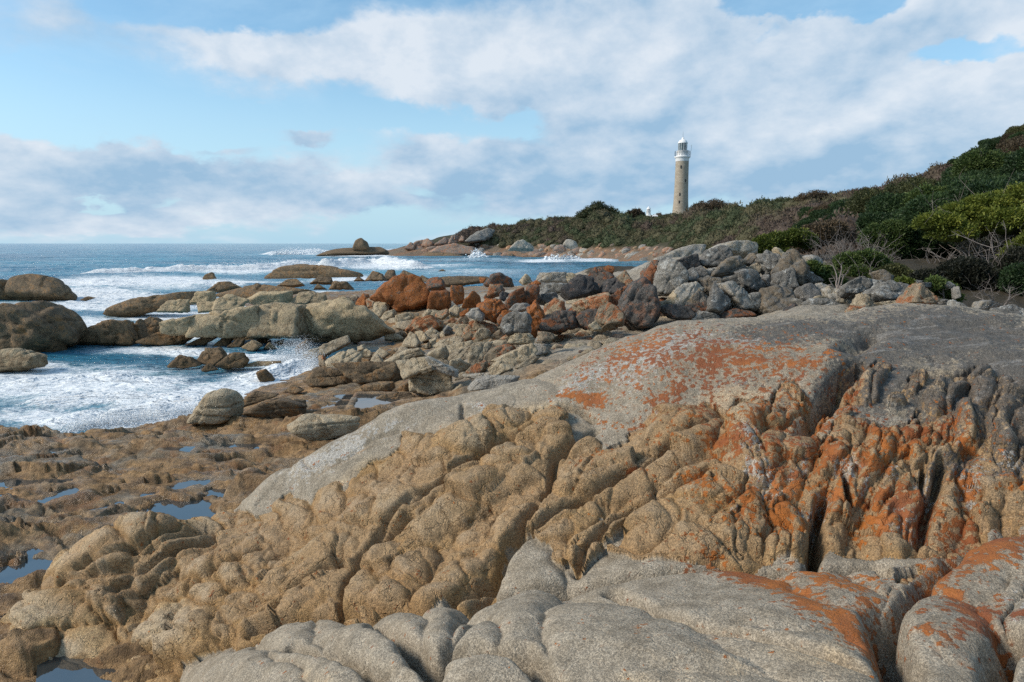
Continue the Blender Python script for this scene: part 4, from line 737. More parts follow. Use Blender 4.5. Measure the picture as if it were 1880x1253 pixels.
 ('E','tan','840,960 930,910 1020,945 900,985',14,14.8,0,0), ('E','pale','460,900 560,850 660,840 660,930 560,920',12,16,0,0), ('E','grey','300,560 420,560 440,630 320,610',12,19,0,0), ('E','grey','550,590 640,550 695,595 600,645',12,19,0,0), ('E','grey','530,770 600,750 600,810 540,815',14,17,0,0), ('E','pale','690,630 730,600 745,740 700,750',14,18,0,0), ('E','grey','0,545 180,530 340,540 180,610 0,600',10,20,0,0), ('E','grey','430,560 440,510 490,500 495,565',14,21,0,0),
 ('L','brown','-70,400 -50,290 10,275 50,310 85,400',9,None,'leftmost far sea rock','brown sea rock cut by the left edge, farther out'), ('L','brown','45,400 60,290 200,245 300,265 360,310 430,395 250,402',9,None,'cracked brown sea rock','domed brown sea rock with dark cracks in the surf at the left'), ('L','brown','435,392 480,370 525,380 470,398',8,None,0,0),
 ('L','brown','-60,650 -30,470 120,440 240,420 310,460 390,530 398,615 330,670 240,695 60,680',13,None,'big brown sea rock','big angular brown rock in the foam at the left edge'), ('L','ledge','-40,780 -20,670 100,660 240,700 248,755 100,778',12,None,'low tan sea rock','low tan rock below the big brown sea rock'),
 ('L','brown','428,642 440,580 600,515 650,530 700,515 735,625 722,650',20,None,'flat-topped tan sea rock','flat-topped tan rock standing in foam right of the big brown one'), ('L','brown','720,540 770,495 800,610 740,635',20,None,0,0), ('L','brown','790,530 850,490 920,540 920,590 810,612',20,None,0,0), ('L','brown','808,620 960,560 1085,578 980,642 830,632',18,None,'dark tilted slab at the waterline','dark brown tilted slab at the waterline before the tan ledge'), ('L','brown','1018,638 1140,580 1195,592 1110,642',18,None,0,0),
 ('L','ledge','895,570 900,510 1060,480 1080,580 930,580',12,30,0,0), ('L','ledge','1065,585 1075,485 1290,440 1405,420 1410,585 1080,588',13,30.5,'brown left half of the ledge','broad brown block forming the left half of the tan ledge'), ('L','ledge','1395,590 1400,425 1570,412 1655,430 1665,592 1410,595',13,31,'tan middle block of the ledge','tan block with a vertical crack on its right in the middle of the ledge'), ('L','ledge','1650,600 1655,425 1800,402 1900,395 2010,440 2140,570 2000,608 1700,612',11,31.5,'tan right block of the ledge','long tan block sloping down into the calm pool at the right end of the ledge'),
 ('L','brown','550,470 700,410 850,380 1090,345 1090,410 870,455 620,480',8,42,'long low brown sea ledge','long low smooth brown ledge reaching left into the surf'), ('L','ledge','875,455 920,395 1035,390 1035,458',16,36,0,0), ('L','ledge','1055,410 1090,345 1165,345 1175,410',20,37,'cube-shaped tan block on the ledge','cube-shaped tan block standing behind the ledge'), ('L','ledge','1088,405 1172,402 1195,455 1090,460',18,36,0,0), ('L','ledge','1180,390 1250,365 1355,400 1300,455 1180,455',10,36,0,0),
 ('L','brown','1125,345 1200,290 1260,290 1330,325 1200,355',8,46,'rounded dark sea rock','rounded dark rock behind the cube-shaped tan block'), ('L','brown','1365,325 1410,298 1465,322',8,50,0,0), ('L','brown','1505,322 1570,280 1620,275 1670,315 1590,325',8,52,0,0), ('L','brown','1150,365 1330,320 1500,320 1730,342 1500,380 1300,400',8,42,0,0),
 ('L','brown','1445,275 1500,230 1620,195 1760,195 1850,215 1990,245 2000,266 1700,268',8,80,'long smooth islet rock','long smooth brown rock awash beyond the ledge, under the breaking wave'), ('L','brown','1690,305 1740,265 1820,270 1830,308',8,56,0,0), ('L','brown','1715,336 1740,300 1795,336',9,50,0,0), ('L','brown','1795,336 1830,285 1900,290 1945,336',8,52,0,0),
 ('L','ledge','1325,395 1430,345 1600,340 1600,410 1400,425',9,38,'smooth tan hump','smooth tan hump of rock behind the tan ledge'), ('L','ledge','1575,415 1640,350 1720,345 1790,360 1800,415',9,38,0,0), ('L','brown','1115,278 1125,260 1160,240 1182,275',16,72,'spiked dark rock in the surf','small spiked dark rock alone in the white surf'),
 ('L','brown','925,755 980,695 1050,710 1100,745 1000,760',10,None,0,0), ('L','brown','1075,735 1130,660 1200,655 1245,705 1200,745',11,None,'rounded brown stone in foam','rounded reddish-brown stone, largest of the three in the foam'), ('L','brown','1205,745 1260,690 1330,680 1360,725 1330,762 1240,768',10,None,0,0), ('L','brown','1118,768 1140,738 1190,775 1130,783',12,None,0,0), ('L','ledge','1335,748 1400,728 1545,725 1535,748 1350,758',8,None,0,0), ('L','brown','1412,785 1450,770 1508,838 1435,840',18,None,'small brown stone alone in the foam','small brown stone alone in the white foam'), ('L','brown','1550,895 1600,858 1665,885 1620,905',10,None,0,0),
 ('L','ledge','1255,610 1340,560 1415,570 1405,618 1300,620',14,None,'orange-tan stone before the ledge','orange-tan stone at the waterline in front of the ledge'), ('L','brown','1175,640 1240,580 1275,600 1255,642',14,None,0,0), ('L','brown','1250,645 1300,605 1340,610 1325,648',14,None,0,0), ('L','ledge','1325,650 1380,610 1435,640 1400,668',12,None,0,0), ('L','brown','1408,608 1440,590 1485,616 1430,626',12,None,0,0), ('L','ledge','1445,660 1475,625 1515,660',20,None,0,0), ('L','ledge','1500,626 1555,605 1545,636',16,None,0,0),
 ('L','tan','1048,1060 1080,1000 1140,900 1230,872 1300,890 1328,950 1312,1040 1240,1075',9,None,'smooth egg-shaped boulder','smooth egg-shaped grey boulder sitting alone on the shelf by the foam'), ('L','brown','1320,945 1400,895 1515,910 1390,962 1330,965',10,None,0,0), ('L','brown','1325,1015 1450,940 1560,930 1685,970 1675,1020 1480,1055',7,None,0,0),
 ('M','brown','325,288 370,230 420,245 455,288',8,58,'pointed dome rock in the bay','domed dark rock at the mouth of the bay'), ('M','brown','425,285 450,225 490,228 510,285',8,60,0,0), ('M','brown','485,285 540,228 600,250 630,288',8,58,0,0), ('M','brown','590,288 640,255 710,290',8,58,0,0), ('M','brown','268,290 295,262 335,290',9,58,0,0), ('M','brown','730,234 755,222 775,234',9,86,'tiny rock in the bay','tiny dark rock alone in the blue bay'), ('M','brown','640,290 760,262 880,268 1000,262 1050,290 900,310 700,305',8,48,0,0),
 ('M','brown','45,152 130,125 270,105 400,100 468,132 460,145 280,147',9,240,'low far islet','low dark islet offshore with a dome on it'), ('M','brown','255,118 280,65 310,52 340,75 355,118',9,238,'islet dome','domed rock rising from the middle of the far islet'),
 ('Q','shore','255,375 280,330 340,315 365,350 340,390',10,262,0,0), ('Q','shore','330,380 345,330 390,312 450,352 410,395',10,260,'pink dome at the point','pinkish domed rock near the tip of the far point'), ('Q','shore','205,400 240,345 275,370 270,410',10,258,'tip rock of the far point','dark rock at the very tip of the far point'), ('Q','shore','460,370 530,300 570,315 560,360',12,255,0,0), ('Q','shore','545,350 580,280 600,285 630,290 625,345',12,254,0,0), ('Q','shore','598,320 607,268 624,290 626,330',12,253,0,0), ('Q','shore','635,330 660,283 682,295 680,330',12,252,0,0),
 ('Q','grey','690,330 770,260 870,220 925,240 910,280 880,320 740,340',14,255,'grey crag on the far point','grey rocky crag on the skyline of the far point'), ('Q','brown','255,470 380,420 550,420 710,455 620,478 400,482',8,232,'low brown reef','low brown reef at the foot of the far point'), ('Q','shore','400,420 460,370 600,350 760,380 780,440 560,440',10,245,0,0), ('Q','shore','1405,400 1440,360 1500,360 1525,405 1480,430',9,185,'left twin shore boulder','pinkish left one of two great boulders on the far shore'), ('Q','pale','1495,370 1520,320 1560,312 1600,330 1615,375 1560,400',8,187,'right twin shore boulder','pale grey right one of two great boulders on the far shore'), ('Q','pale','1050,400 1110,340 1160,330 1250,370 1245,410',10,200,0,0),
]
placed = []
for i, (tile, mt, poly, p, Yd, short, label) in enumerate(ROCKS):
    pg = parse(tile, poly)
    if Yd == 'p' or tile in 'BCD':
        cu, cv_ = sum(x for x, _ in pg)/len(pg), sum(y for _, y in pg)/len(pg); pg = [(cu+(x-cu)*1.07, cv_+(y-cv_)*1.07) for x, y in pg]
    ua = np.array(pg); uc, vb = ua[:, 0].mean(), ua[:, 1].max()
    hpx = ua[:, 1].max()-ua[:, 1].min(); wpx = ua[:, 0].max()-ua[:, 0].min()
    if Yd is None:
        g = meet(groundmax, uc, vb-.10*hpx, 3.5, 120, 400); Y = g[1] + .12*min(hpx, wpx)*g[1]/FPX
    elif Yd == 'p': Y = pileY(vb)
    else: Y = Yd
    big = max(hpx, wpx)
    nm = 'boulder' if big > 45 else 'stone'
    close = Y < 6
    o = boulder(nm, pg, Y, mt, p, 1.0 if wpx < 2.2*hpx else .8, i*7+3, 6 if close else (5 if big > 42 else 4), .075 if close else (.085 if p > 9 else .05))
    placed.append(dict(o=o, u=uc, v=ua[:, 1].mean(), w=wpx, h=hpx, mat=mt, short=short, label=label, Y=Y, i=i))
CW = {'tangrey': 'grey-tan', 'ochre': 'ochre', 'tan': 'tan', 'ledge': 'tan', 'grey': 'grey', 'pale': 'pale grey', 'dark': 'black', 'red': 'orange lichened', 'tanred': 'orange-patched tan', 'mix': 'rusty dark', 'brown': 'brown', 'shore': 'pinkish grey'}
marks = [r for r in placed if r['short']]
used_labels = set()
for r in placed:
    o = r['o']
    cat = 'boulder' if max(r['w'], r['h']) > 45 else 'stone'
    if r['label']: lab = r['label']
    else:
        sz = max(r['w'], r['h']); szw = 'tiny' if sz < 14 else 'small' if sz < 28 else 'medium' if sz < 55 else 'large'
        shp = 'flat' if r['w'] > 2.2*r['h'] else 'upright' if r['h'] > 1.35*r['w'] else 'angular' if r['mat'] not in ('brown', 'shore') else 'rounded'
        for m_ in sorted(marks, key=lambda m_: math.hypot(m_['u']-r['u'], m_['v']-r['v'])):
            du, dv = r['u']-m_['u'], r['v']-m_['v']
            rel = ('right of' if du > 0 else 'left of') if abs(du) > abs(dv) else ('below' if dv > 0 else 'above')
            if abs(du) > 10 and abs(dv) > 10 and .5 < abs(du/dv) < 2: rel = ('lower' if dv > 0 else 'upper') + (' right of' if du > 0 else ' left of')
            rel = {'lower right of': 'below and right of', 'lower left of': 'below and left of', 'upper right of': 'above and right of', 'upper left of': 'above and left of'}.get(rel, rel)
            lab = '%s %s %s %s %s the %s' % (szw, shp, CW[r['mat']], cat, rel, m_['short'])
            if lab not in used_labels: break
    used_labels.add(lab)
    tag(o, lab, cat, 'boulders of the shore' if cat == 'boulder' else 'stones of the shore')

def merge_stuff(objs, name, label):
    """the smallest stones, past counting, become one heap of rubble"""
    V_, F_, MI, mats, n = [], [], [], [], 0
    for o in objs:
        me = o.data; k = len(me.vertices); co = np.empty(k*3, np.float32); me.vertices.foreach_get('co', co)
        f = np.empty(len(me.polygons)*3, np.int32); me.polygons.foreach_get('vertices', f)
        if me.materials[0] not in mats: mats.append(me.materials[0])
        V_.append(co.reshape(-1, 3)+np.array(o.location)); F_.append(f.reshape(-1, 3)+n); MI.append(np.full(len(f)//3, mats.index(me.materials[0]), np.int32)); n += k
        bpy.data.objects.remove(o); bpy.data.meshes.remove(me)
    o = mesh_np(name, np.concatenate(V_), np.concatenate(F_), None, True)
    for m_ in mats: o.data.materials.append(m_)
    o.data.polygons.foreach_set('material_index', np.concatenate(MI)); tag(o, label, 'rubble', None, 'stuff')
rubble = []
# stones jammed deep in the pile, glimpsed through its gaps
rs_ = np.random.RandomState(11)
for k in range(34):
    u = rs_.uniform(1150, 1560); top = 470 if u < 1450 else 510
    v = rs_.uniform(top+18, 588 if u < 1450 else 570)
    r_ = rs_.uniform(17, 26); n = 7
    pg = [(u+r_*math.cos(a)*rs_.uniform(.8, 1.2), v+r_*math.sin(a)*rs_.uniform(.7, 1.0)) for a in np.arange(n)*2*math.pi/n]
    o = boulder('stone', pg, pileY(v)+1.1, ['grey', 'mix', 'dark', 'tan'][k % 4], 16, 1.0, 900+k, 3)
    tag(o, 'shaded stone glimpsed deep in a gap of the boulder pile', 'stone', 'stones deep in the boulder pile')
# rubble between the larger stones of the beach
for k in range(230):
    u = rs_.uniform(690, 1150); v = rs_.uniform(565, 700) if u < 900 else rs_.uniform(575, 680)
    g = meet(groundmax, u, v, 8, 60, 300)
    if g[2] < .12: continue
    r_ = rs_.uniform(6, 17); n = 6
    pg = [(u+r_*math.cos(a)*rs_.uniform(.8, 1.3), v+r_*.75*math.sin(a)*rs_.uniform(.7, 1.0)) for a in np.arange(n)*2*math.pi/n]
    o = boulder('stone', pg, g[1]+.25, 'tan' if u < 950 or k % 3 else ['tanred', 'mix'][k % 2], 18, 1.0, 1200+k, 3)
    if r_ < 12.6 or k > 150: rubble.append(o); continue
    tag(o, 'small loose stone filling a gap between the boulders of the rubble beach', 'stone', 'small stones of the rubble beach')
for k in range(110):
    u = rs_.uniform(880, 1180); v = rs_.uniform(585, 672)
    if v > 690-(u-880)*.34: continue
    g = meet(groundmax, u, v, 11, 60, 300)
    r_ = rs_.uniform(9, 21); n = 6
    pg = [(u+r_*math.cos(a)*rs_.uniform(.8, 1.3), v+r_*.7*math.sin(a)*rs_.uniform(.7, 1.0)) for a in np.arange(n)*2*math.pi/n]
    o = boulder('stone', pg, g[1]+.2, ['tan', 'tan', 'tanred', 'pale'][k % 4], 20, 1.0, 2200+k, 4)
    if r_ < 13.5: rubble.append(o); continue
    tag(o, 'angular stone of the rubble wedged between the pile and the lichened dome', 'stone', 'rubble stones beside the dome')
merge_stuff(rubble, 'rubble', 'small tan rubble strewn between the boulders of the beach')

for p_, z_ in POOLZ: pool(p_, z_)
pool([(60,1330),(70,1200),(150,1180),(250,1160),(430,1160),(540,1180),(500,1250),(300,1320)], float(np.percentile(fz2[(np.abs(oxy[:, 0]/oxy[:, 1]*1241+940-235) < 45) & (oxy[:, 1] > 4.3) & (oxy[:, 1] < 5.2)], 5)))
# ------------------------------------------------------------------ the sea
sus = np.concatenate([np.linspace(-1700, -336, 150), np.linspace(-330, 1500, 900)])
sxy = fan_grid(sus, None, None, 9.5, 14000, 1170)
sp_ = np.column_stack([sxy, np.zeros(len(sxy))]); Ys = sxy[:, 1]; NS = len(sxy)
near = 1/(1+(Ys/260)**2)
sw = np.array([.35, .94])                                             # the swell runs in from the open sea on the left
warp_ = fbm(sp_/45, 3, .5, 201)*14
ph = (sxy @ np.array([-.42, .907]) + warp_)
swell = .34*np.sin(ph*2*math.pi/31) + .16*np.sin(ph*2*math.pi/17+1.3+fbm(sp_/23, 2, .5, 202)*2)
chop = .20*fbm(sp_/np.array([5.5, 3.4, 1]), 4, .55, 203, True) + .07*fbm(sp_/1.1, 3, .55, 204)
calm = np.ones(NS)
def zsplat(lst, wig=.0):
    m = np.zeros(NS, np.float32)
    for u, v, a, b, ang, wg in lst:
        c = np.array(atz(u, v, 0)[:2]); ca, sa = math.cos(math.radians(ang)), math.sin(math.radians(ang))
        f = .5
        e1 = (np.array(atz(u+a*ca*f, v-a*sa*f, 0))-np.array(atz(u-a*ca*f, v+a*sa*f, 0)))[:2]
        e2 = (np.array(atz(u, v+b*f, 0))-np.array(atz(u, v-b*f, 0)))[:2]
        Mi = np.linalg.inv(np.array([e1, e2]).T)
        q = (sxy-c+np.stack([fbm(sp_/6, 3, .5, 211), fbm(sp_/6, 3, .5, 212)], 1)*np.minimum(2.5, .1*np.linalg.norm(e2))) @ Mi.T
        m = np.maximum(m, wg*np.exp(-(q**2).sum(1)))
    return m
still = zsplat([(660,625,110,18,0,1.0),(745,655,40,16,0,.8),(700,740,50,14,0,1.0)])
foam = zsplat([(150,700,260,40,0,.62),(350,730,200,36,10,.68),(230,768,200,20,0,.95),(330,760,60,24,20,1.0),(500,690,90,26,0,.85),(545,672,40,18,0,1.0),(60,760,120,20,0,.5),(60,670,90,14,0,.55),(300,640,160,9,0,.5),(160,600,70,18,0,.8),(330,585,110,12,0,.9),(100,560,160,9,0,.95),
  (270,520,180,14,0,.85),(180,545,120,10,0,.8),(400,520,120,9,0,.8),(540,522,130,6,0,.75),(660,512,120,7,0,.55),(700,488,70,6,0,.9),(600,497,40,6,0,.6),(420,500,120,5,0,.8),(500,545,120,5,0,.6),(600,540,60,4,0,.7),
  (880,468,30,3,0,.7),(1000,480,60,3,0,.6),(1080,476,60,4,0,.7),(600,462,60,3,0,.7),(730,462,40,3,0,.8),(760,463,40,2.5,0,.8),(540,466,50,3,0,.75),(900,478,160,4,0,.3),(850,500,160,8,0,.32),(150,480,160,4,0,.25),(470,600,60,6,0,.5),(600,590,60,5,0,.75),(280,620,120,10,0,.65),(660,470,70,2,0,.8),(700,520,100,6,0,.5),(820,488,60,5,0,.4)])
# breaking fronts: traced crest lines, height, width
brk = np.zeros(NS); bfo = np.zeros(NS)
for pts, hgt, wd in (([(190,503),(260,501),(330,499),(400,498),(470,497),(520,494),(560,487)], 1.0, 2.2), ([(600,493),(640,490),(680,487),(720,489),(765,493)], 1.3, 2.0), ([(500,468),(550,466),(590,462)], 1.2, 3.0), ([(690,463),(740,462),(770,461)], 1.2, 3.0),
                     ([(150,772),(230,770),(300,764),(360,755)], .30, .7), ([(480,690),(530,672),(560,662)], .3, .6), ([(330,645),(420,650),(520,655)], .16, .5), ([(60,700),(180,690),(300,700)], .16, .6), ([(100,735),(220,728),(330,735)], .2, .6), ([(140,565),(300,570),(420,562)], .2, 1.0),([(0,520),(120,516),(220,520)], .35, 1.5),([(150,535),(300,530),(420,533)], .25, 1.2)):
    g = np.array([atz(u, v, 0)[:2] for u, v in pts]); d = np.full(NS, 1e3)
    for a, b in zip(g[:-1], g[1:]):
        ab = b-a; t_ = np.clip(((sxy-a) @ ab)/(ab @ ab), 0, 1)
        end = np.sin(np.clip(t_, 0, 1)*math.pi)
        d = np.minimum(d, np.linalg.norm(sxy-a-t_[:, None]*ab, axis=1))
    ds = d/wd; lump = 1+.55*fbm(sp_/(wd*.9), 4, .6, 221)
    brk = np.maximum(brk, hgt*np.exp(-ds**2)*np.maximum(lump, .2)); bfo = np.maximum(bfo, np.exp(-(ds/1.5)**2)*min(1, .62+hgt*.45))
foam = np.maximum(foam, bfo)
amp = np.where(Ys < 45, .45, 1.0)*(1-.9*still)
sz = (swell*np.where(Ys < 45, .25, 1)*near + chop*amp*(near**.5)) + brk + .10*foam*fbm(sp_/.7, 3, .6, 231)*(Ys < 60)
sz = sz - .02 - 0.15*np.clip((Ys-3000)/9000, 0, 1)
def sea_mat():
    m, t, out = newmat('sea water')
    P = t.new('ShaderNodeTexCoord').outputs['Object']
    fo, stl = t.attr('foam'), t.attr('still')
    Y = t.new('ShaderNodeSeparateXYZ', ins={0: P}).outputs[1]
    ps = t.vmath('MULTIPLY', P, (.8, 1.0, .6))
    wv = t.vmath('ADD', ps, t.vmath('SCALE', t.vmath('SUBTRACT', t.noise(ps, .35, 4, .6, out=1), (.5, .5, .5)), scale=2.4))
    n1 = t.noise(wv, .55, 6, .62, .7); n2 = t.noise(wv, 2.0, 6, .68, .8); n3 = t.noise(P, 12, 4, .65)
    web = t.math('SUBTRACT', 1.0, t.math('MULTIPLY', t.math('ABSOLUTE', t.math('SUBTRACT', n2, .5)), 7.0))
    web2 = t.math('SUBTRACT', 1.0, t.math('MULTIPLY', t.math('ABSOLUTE', t.math('SUBTRACT', n1, .5)), 6.0))
    fm = t.math('ADD', t.math('MULTIPLY', fo, 1.42), t.math('ADD', t.math('MULTIPLY', web, .22), t.math('ADD', t.math('MULTIPLY', web2, .22), t.math('MULTIPLY', t.math('SUBTRACT', n3, .5), .5))))
    F = t.ss(fm, .54, .96)
    # whitecaps of the open water
    wc = t.noise(t.vmath('MULTIPLY', P, (.05, .16, 1)), 1.0, 6, .7, .4)
    F = t.math('MAXIMUM', F, t.math('MULTIPLY', t.ss(wc, .655, .70), t.math('MULTIPLY', t.ss(Y, 60, 120), .8)))
    bands = t.noise(t.vmath('MULTIPLY', P, (.012, .05, 1)), 1.0, 5, .6)
    deep = t.mix(t.ss(bands, .35, .65), (0.014, 0.105, 0.195), (0.055, 0.245, 0.35))
    aer = t.mix(n1, (0.08, 0.25, 0.33), (0.28, 0.47, 0.53))
    body = t.mix(t.math('MULTIPLY', t.ss(t.math('ADD', fo, t.math('MULTIPLY', n1, .35)), .2, .8), .9), deep, aer)
    body = t.mix(stl, body, (0.075, 0.07, 0.055))
    c = t.mix(F, body, t.mix(n3, (0.66, 0.71, 0.74), (0.84, 0.87, 0.89)))
    rip = t.math('ADD', t.noise(t.vmath('MULTIPLY', P, (.7, 1.6, 1)), 1.4, 6, .62, .3), t.math('MULTIPLY', n3, .12))
    b1 = t.bump(rip, .9, .22)
    b2 = t.bump(t.noise(t.vmath('MULTIPLY', P, (.05, .13, 1)), 1.0, 6, .65), .8, 3.0, b1)
    b3 = t.new('ShaderNodeBump', ins={'Height': t.math('ADD', F, t.math('MULTIPLY', n3, .6)), 'Strength': .35, 'Distance': .06, 'Normal': b2}).outputs[0]
    principled(t, out, c, t.math('ADD', .10, t.math('MULTIPLY', F, .75)), b3, .34, IOR=1.33)
    return m
M_SEA = sea_mat()
tag(mesh_np('sea', np.column_stack([sxy, sz]), grid_faces(len(sus), 1170), M_SEA, True, {'foam': foam, 'still': still}), None, None, None, 'structure')

def white_mat():
    m, t, out = newmat('white water')
    n = t.noise(t.new('ShaderNodeTexCoord').outputs['Object'], 8, 4, .6)
    principled(t, out, t.mix(n, (.70, .75, .78), (.88, .90, .92)), .85, None, .3)
    return m
M_WHITE = white_mat()
ICO1 = ico(1)
def spray(name, pts, n, r0, r1, hgt, seed, label):
    """droplets and froth thrown up along a traced line"""
    rs2 = np.random.RandomState(seed); S, F = ICO1
    g = np.array([at(*p_) for p_ in pts]); vs, fs, k = [], [], 0
    for i in range(n):
        t_ = rs2.rand()*(len(g)-1); j = int(t_); b = g[j]*(1-t_+j)+g[j+1]*(t_-j)
        env = math.sin(math.pi*(rs2.rand()*.0+t_/(len(g)-1)))**.5
        h = hgt*env*rs2.rand()**2.2
        r = (r0+(r1-r0)*rs2.rand()**3)*(1-.75*h/hgt)
        c = b+np.array([rs2.normal(0, hgt*.25), rs2.normal(0, hgt*.35), h])
        vs.append(S*r*np.array([1.3, 1.0, .8])+c); fs.append(F+k); k += len(S)
    o = mesh_np(name, np.concatenate(vs), np.concatenate(fs), M_WHITE, True)
    tag(o, label, 'spray', None, 'stuff'); return o
def Z0(u, v): return (u, v, atz(u, v, 0)[1])
spray('splash', [Z0(500,668), Z0(525,664), Z0(548,660), Z0(565,664), Z0(578,672)], 15000, .004, .022, 1.0, 1, 'white splash breaking against the tilted plank-shaped stone')
spray('surf_spray', [Z0(130,790), Z0(180,784), Z0(240,778), Z0(300,772), Z0(350,766), Z0(372,768)], 16000, .004, .024, .5, 2, 'white surf thrown against the brown shelf at the left')
spray('breaker_spray', [Z0(330,500), Z0(420,497), Z0(500,495), Z0(550,490), Z0(590,486)], 9000, .02, .14, 1.7, 3, 'white crest of the breaking wave left of the smooth islet')
spray('breaker_spray', [Z0(610,492), Z0(650,489), Z0(690,487), Z0(730,489), Z0(770,494)], 9000, .02, .14, 2.2, 4, 'white crest of the breaking wave right of the smooth islet')
spray('breaker_spray', [Z0(500,470), Z0(545,468), Z0(600,464)], 3000, .06, .42, 3.2, 5, 'white spray bursting left of the far dark islet')
spray('breaker_spray', [Z0(690,466), Z0(725,464), Z0(770,463)], 2500, .06, .4, 2.2, 6, 'white surf between the far islet and the point')
spray('breaker_spray', [Z0(868,473), Z0(876,472), Z0(886,473)], 400, .12, .6, 3.2, 7, 'burst of spray against the red rocks of the far shore')
spray('breaker_spray', [Z0(1000,478), Z0(1030,478), Z0(1062,477)], 600, .10, .5, 2.0, 8, 'white surf along the far shore below the twin boulders')

# ------------------------------------------------------------------ headland, scrub, lighthouse
hp = [at(u, v, Y) for u, v, Y in (
 (850,441,262),(900,434,262),(1000,424,250),(1050,416,240),(1095,392,235),(1150,407,236),(1190,411,246),(1240,407,255),(1190,404,285),(1265,398,300),(1290,396,200),(1350,392,185),(1400,393,170),(1480,382,140),(1560,382,120),(1640,374,100),(1700,366,85),(1740,340,75),(1790,312,70),(1850,286,66),(1900,270,64),(2050,244,62),(2250,234,60),
 (1000,447,238),(1100,432,215),(1200,425,200),(1300,420,150),(1400,420,120),(1500,412,90),(1600,404,75),(1700,404,60),(1750,380,58),(1850,340,54),(1700,432,47),(1850,425,40),(2050,400,40),(1800,478,34),(1640,470,40),(1500,455,58),(1400,466,80),(1300,472,115))]
hp += [at(u, v, Y) for u, v, Y in ((950,460,243),(1050,464,222),(1150,468,190),(950,430,258),(925,433,261),(870,452,255),(1300,402,260),(1400,402,240),(1500,395,200),(1600,392,165),(1700,385,130),(1780,350,110),(1900,290,100),(1650,395,260),(1900,330,180),(2200,260,120),(1250,408,360),(1500,405,340))]
for u, v, Y in ((770,467.5,248),(800,468.5,247),(850,468.5,246),(900,469,243),(950,469.5,236),(1000,470,227),(1050,471,215),(1100,473,198),(1150,476,178),(1200,479,158)):
    hp.append(at(u, v, Y)); hp.append(at(u, v, Y)[:1]+(Y-16, -2.2)); hp.append(at(u, v, Y)[:1]+(Y-40, -5.0))
hp += [atz(u, v, 0)[:2]+(-5.0,) for u, v in ((830,479),(930,482),(880,481),(980,484),(1030,488),(1080,490),(760,475),(800,482),(850,485),(900,486),(950,487),(1000,490),(1050,494),(1100,496),(1150,500),(900,500),(1000,515),(750,490),(700,475),(650,470),(700,520),(600,500),(1180,492))]
hp += [(x, y, -5) for x in (-25, -10, 2, 12) for y in (95, 125, 155)]
hp += [(-70, 300, -4), (-40, 420, -4), (60, 430, 3), (200, 430, 6), (300, 380, 10), (-60, 262, -2.0), (1280*.0+36, 100, -2), (20, 130, -3), (-20, 180, -3), (45, 70, .5)]
hillS = TPS(hp, 2e-3, 50.0)
hxy = fan_grid(np.linspace(560, 3000, 600), None, None, 27, 460, 330); hz_ = hillS(hxy)
hz_ = hz_ + np.minimum(1.0, hxy[:, 1]/200)*.9*fbm(np.column_stack([hxy, hz_])/9, 4, .55, 301)
hz_ = np.where(hz_ < -3, -3, hz_)
hz_ = hz_ - 4.0*sstep(hxy[:, 1], 46, 30)*sstep(-hxy[:, 0], -16, -8)         # dives under the rubble beach close by
def hill_mat():
    m, t, out = newmat('headland soil and rock')
    P = t.new('ShaderNodeTexCoord').outputs['Object']; z = t.new('ShaderNodeSeparateXYZ', ins={0: P}).outputs[2]
    n1 = t.noise(P, .12, 6, .65, .5); n2 = t.noise(P, .9, 6, .7, .3)
    rock = t.mix(n2, (.09, .072, .056), (.25, .195, .14)); rock = t.mix(t.ss(n1, .44, .58), rock, t.mix(n2, (.14, .08, .05), (.30, .19, .12)))
    soil = t.mix(n2, (.030, .032, .016), (.085, .075, .045))
    c = t.mix(t.ss(t.math('ADD', z, t.math('MULTIPLY', t.math('SUBTRACT', n1, .5), 5)), 2.6, 4.0), rock, soil)
    principled(t, out, c, .9, t.bump(n2, 1.0, .8), .2)
    return m
tag(mesh_np('headland', np.column_stack([hxy, hz_]), grid_faces(600, 330), hill_mat(), True), None, None, None, 'structure')

# boulders strung along the far shore
rsb = np.random.RandomState(19); nb_ = 0
for k in range(4000):
    u, v = rsb.uniform(765, 1235), rsb.uniform(452, 492)
    g = meet(hillS, u, v, 90, 300, 120)
    if not (-.2 < g[2] < 4.2) or g[1] > 290: continue
    r_ = rsb.uniform(2.6, 9.0)*(1.15-.25*g[2]/4); n = 7
    pg = [(u+r_*1.2*math.cos(a)*rsb.uniform(.8, 1.3), v+r_*.85*math.sin(a)*rsb.uniform(.7, 1.1)) for a in np.arange(n)*2*math.pi/n]
    o = boulder('boulder', pg, g[1]+.5, ['shore', 'shore', 'grey', 'pale', 'shore', 'tanred'][k % 6], 12, 1.0, 1500+k, 3)
    tag(o, 'far boulder on the rocky shore below the headland scrub', 'boulder', 'far boulders along the headland shore')
    nb_ += 1
    if nb_ >= 190: break

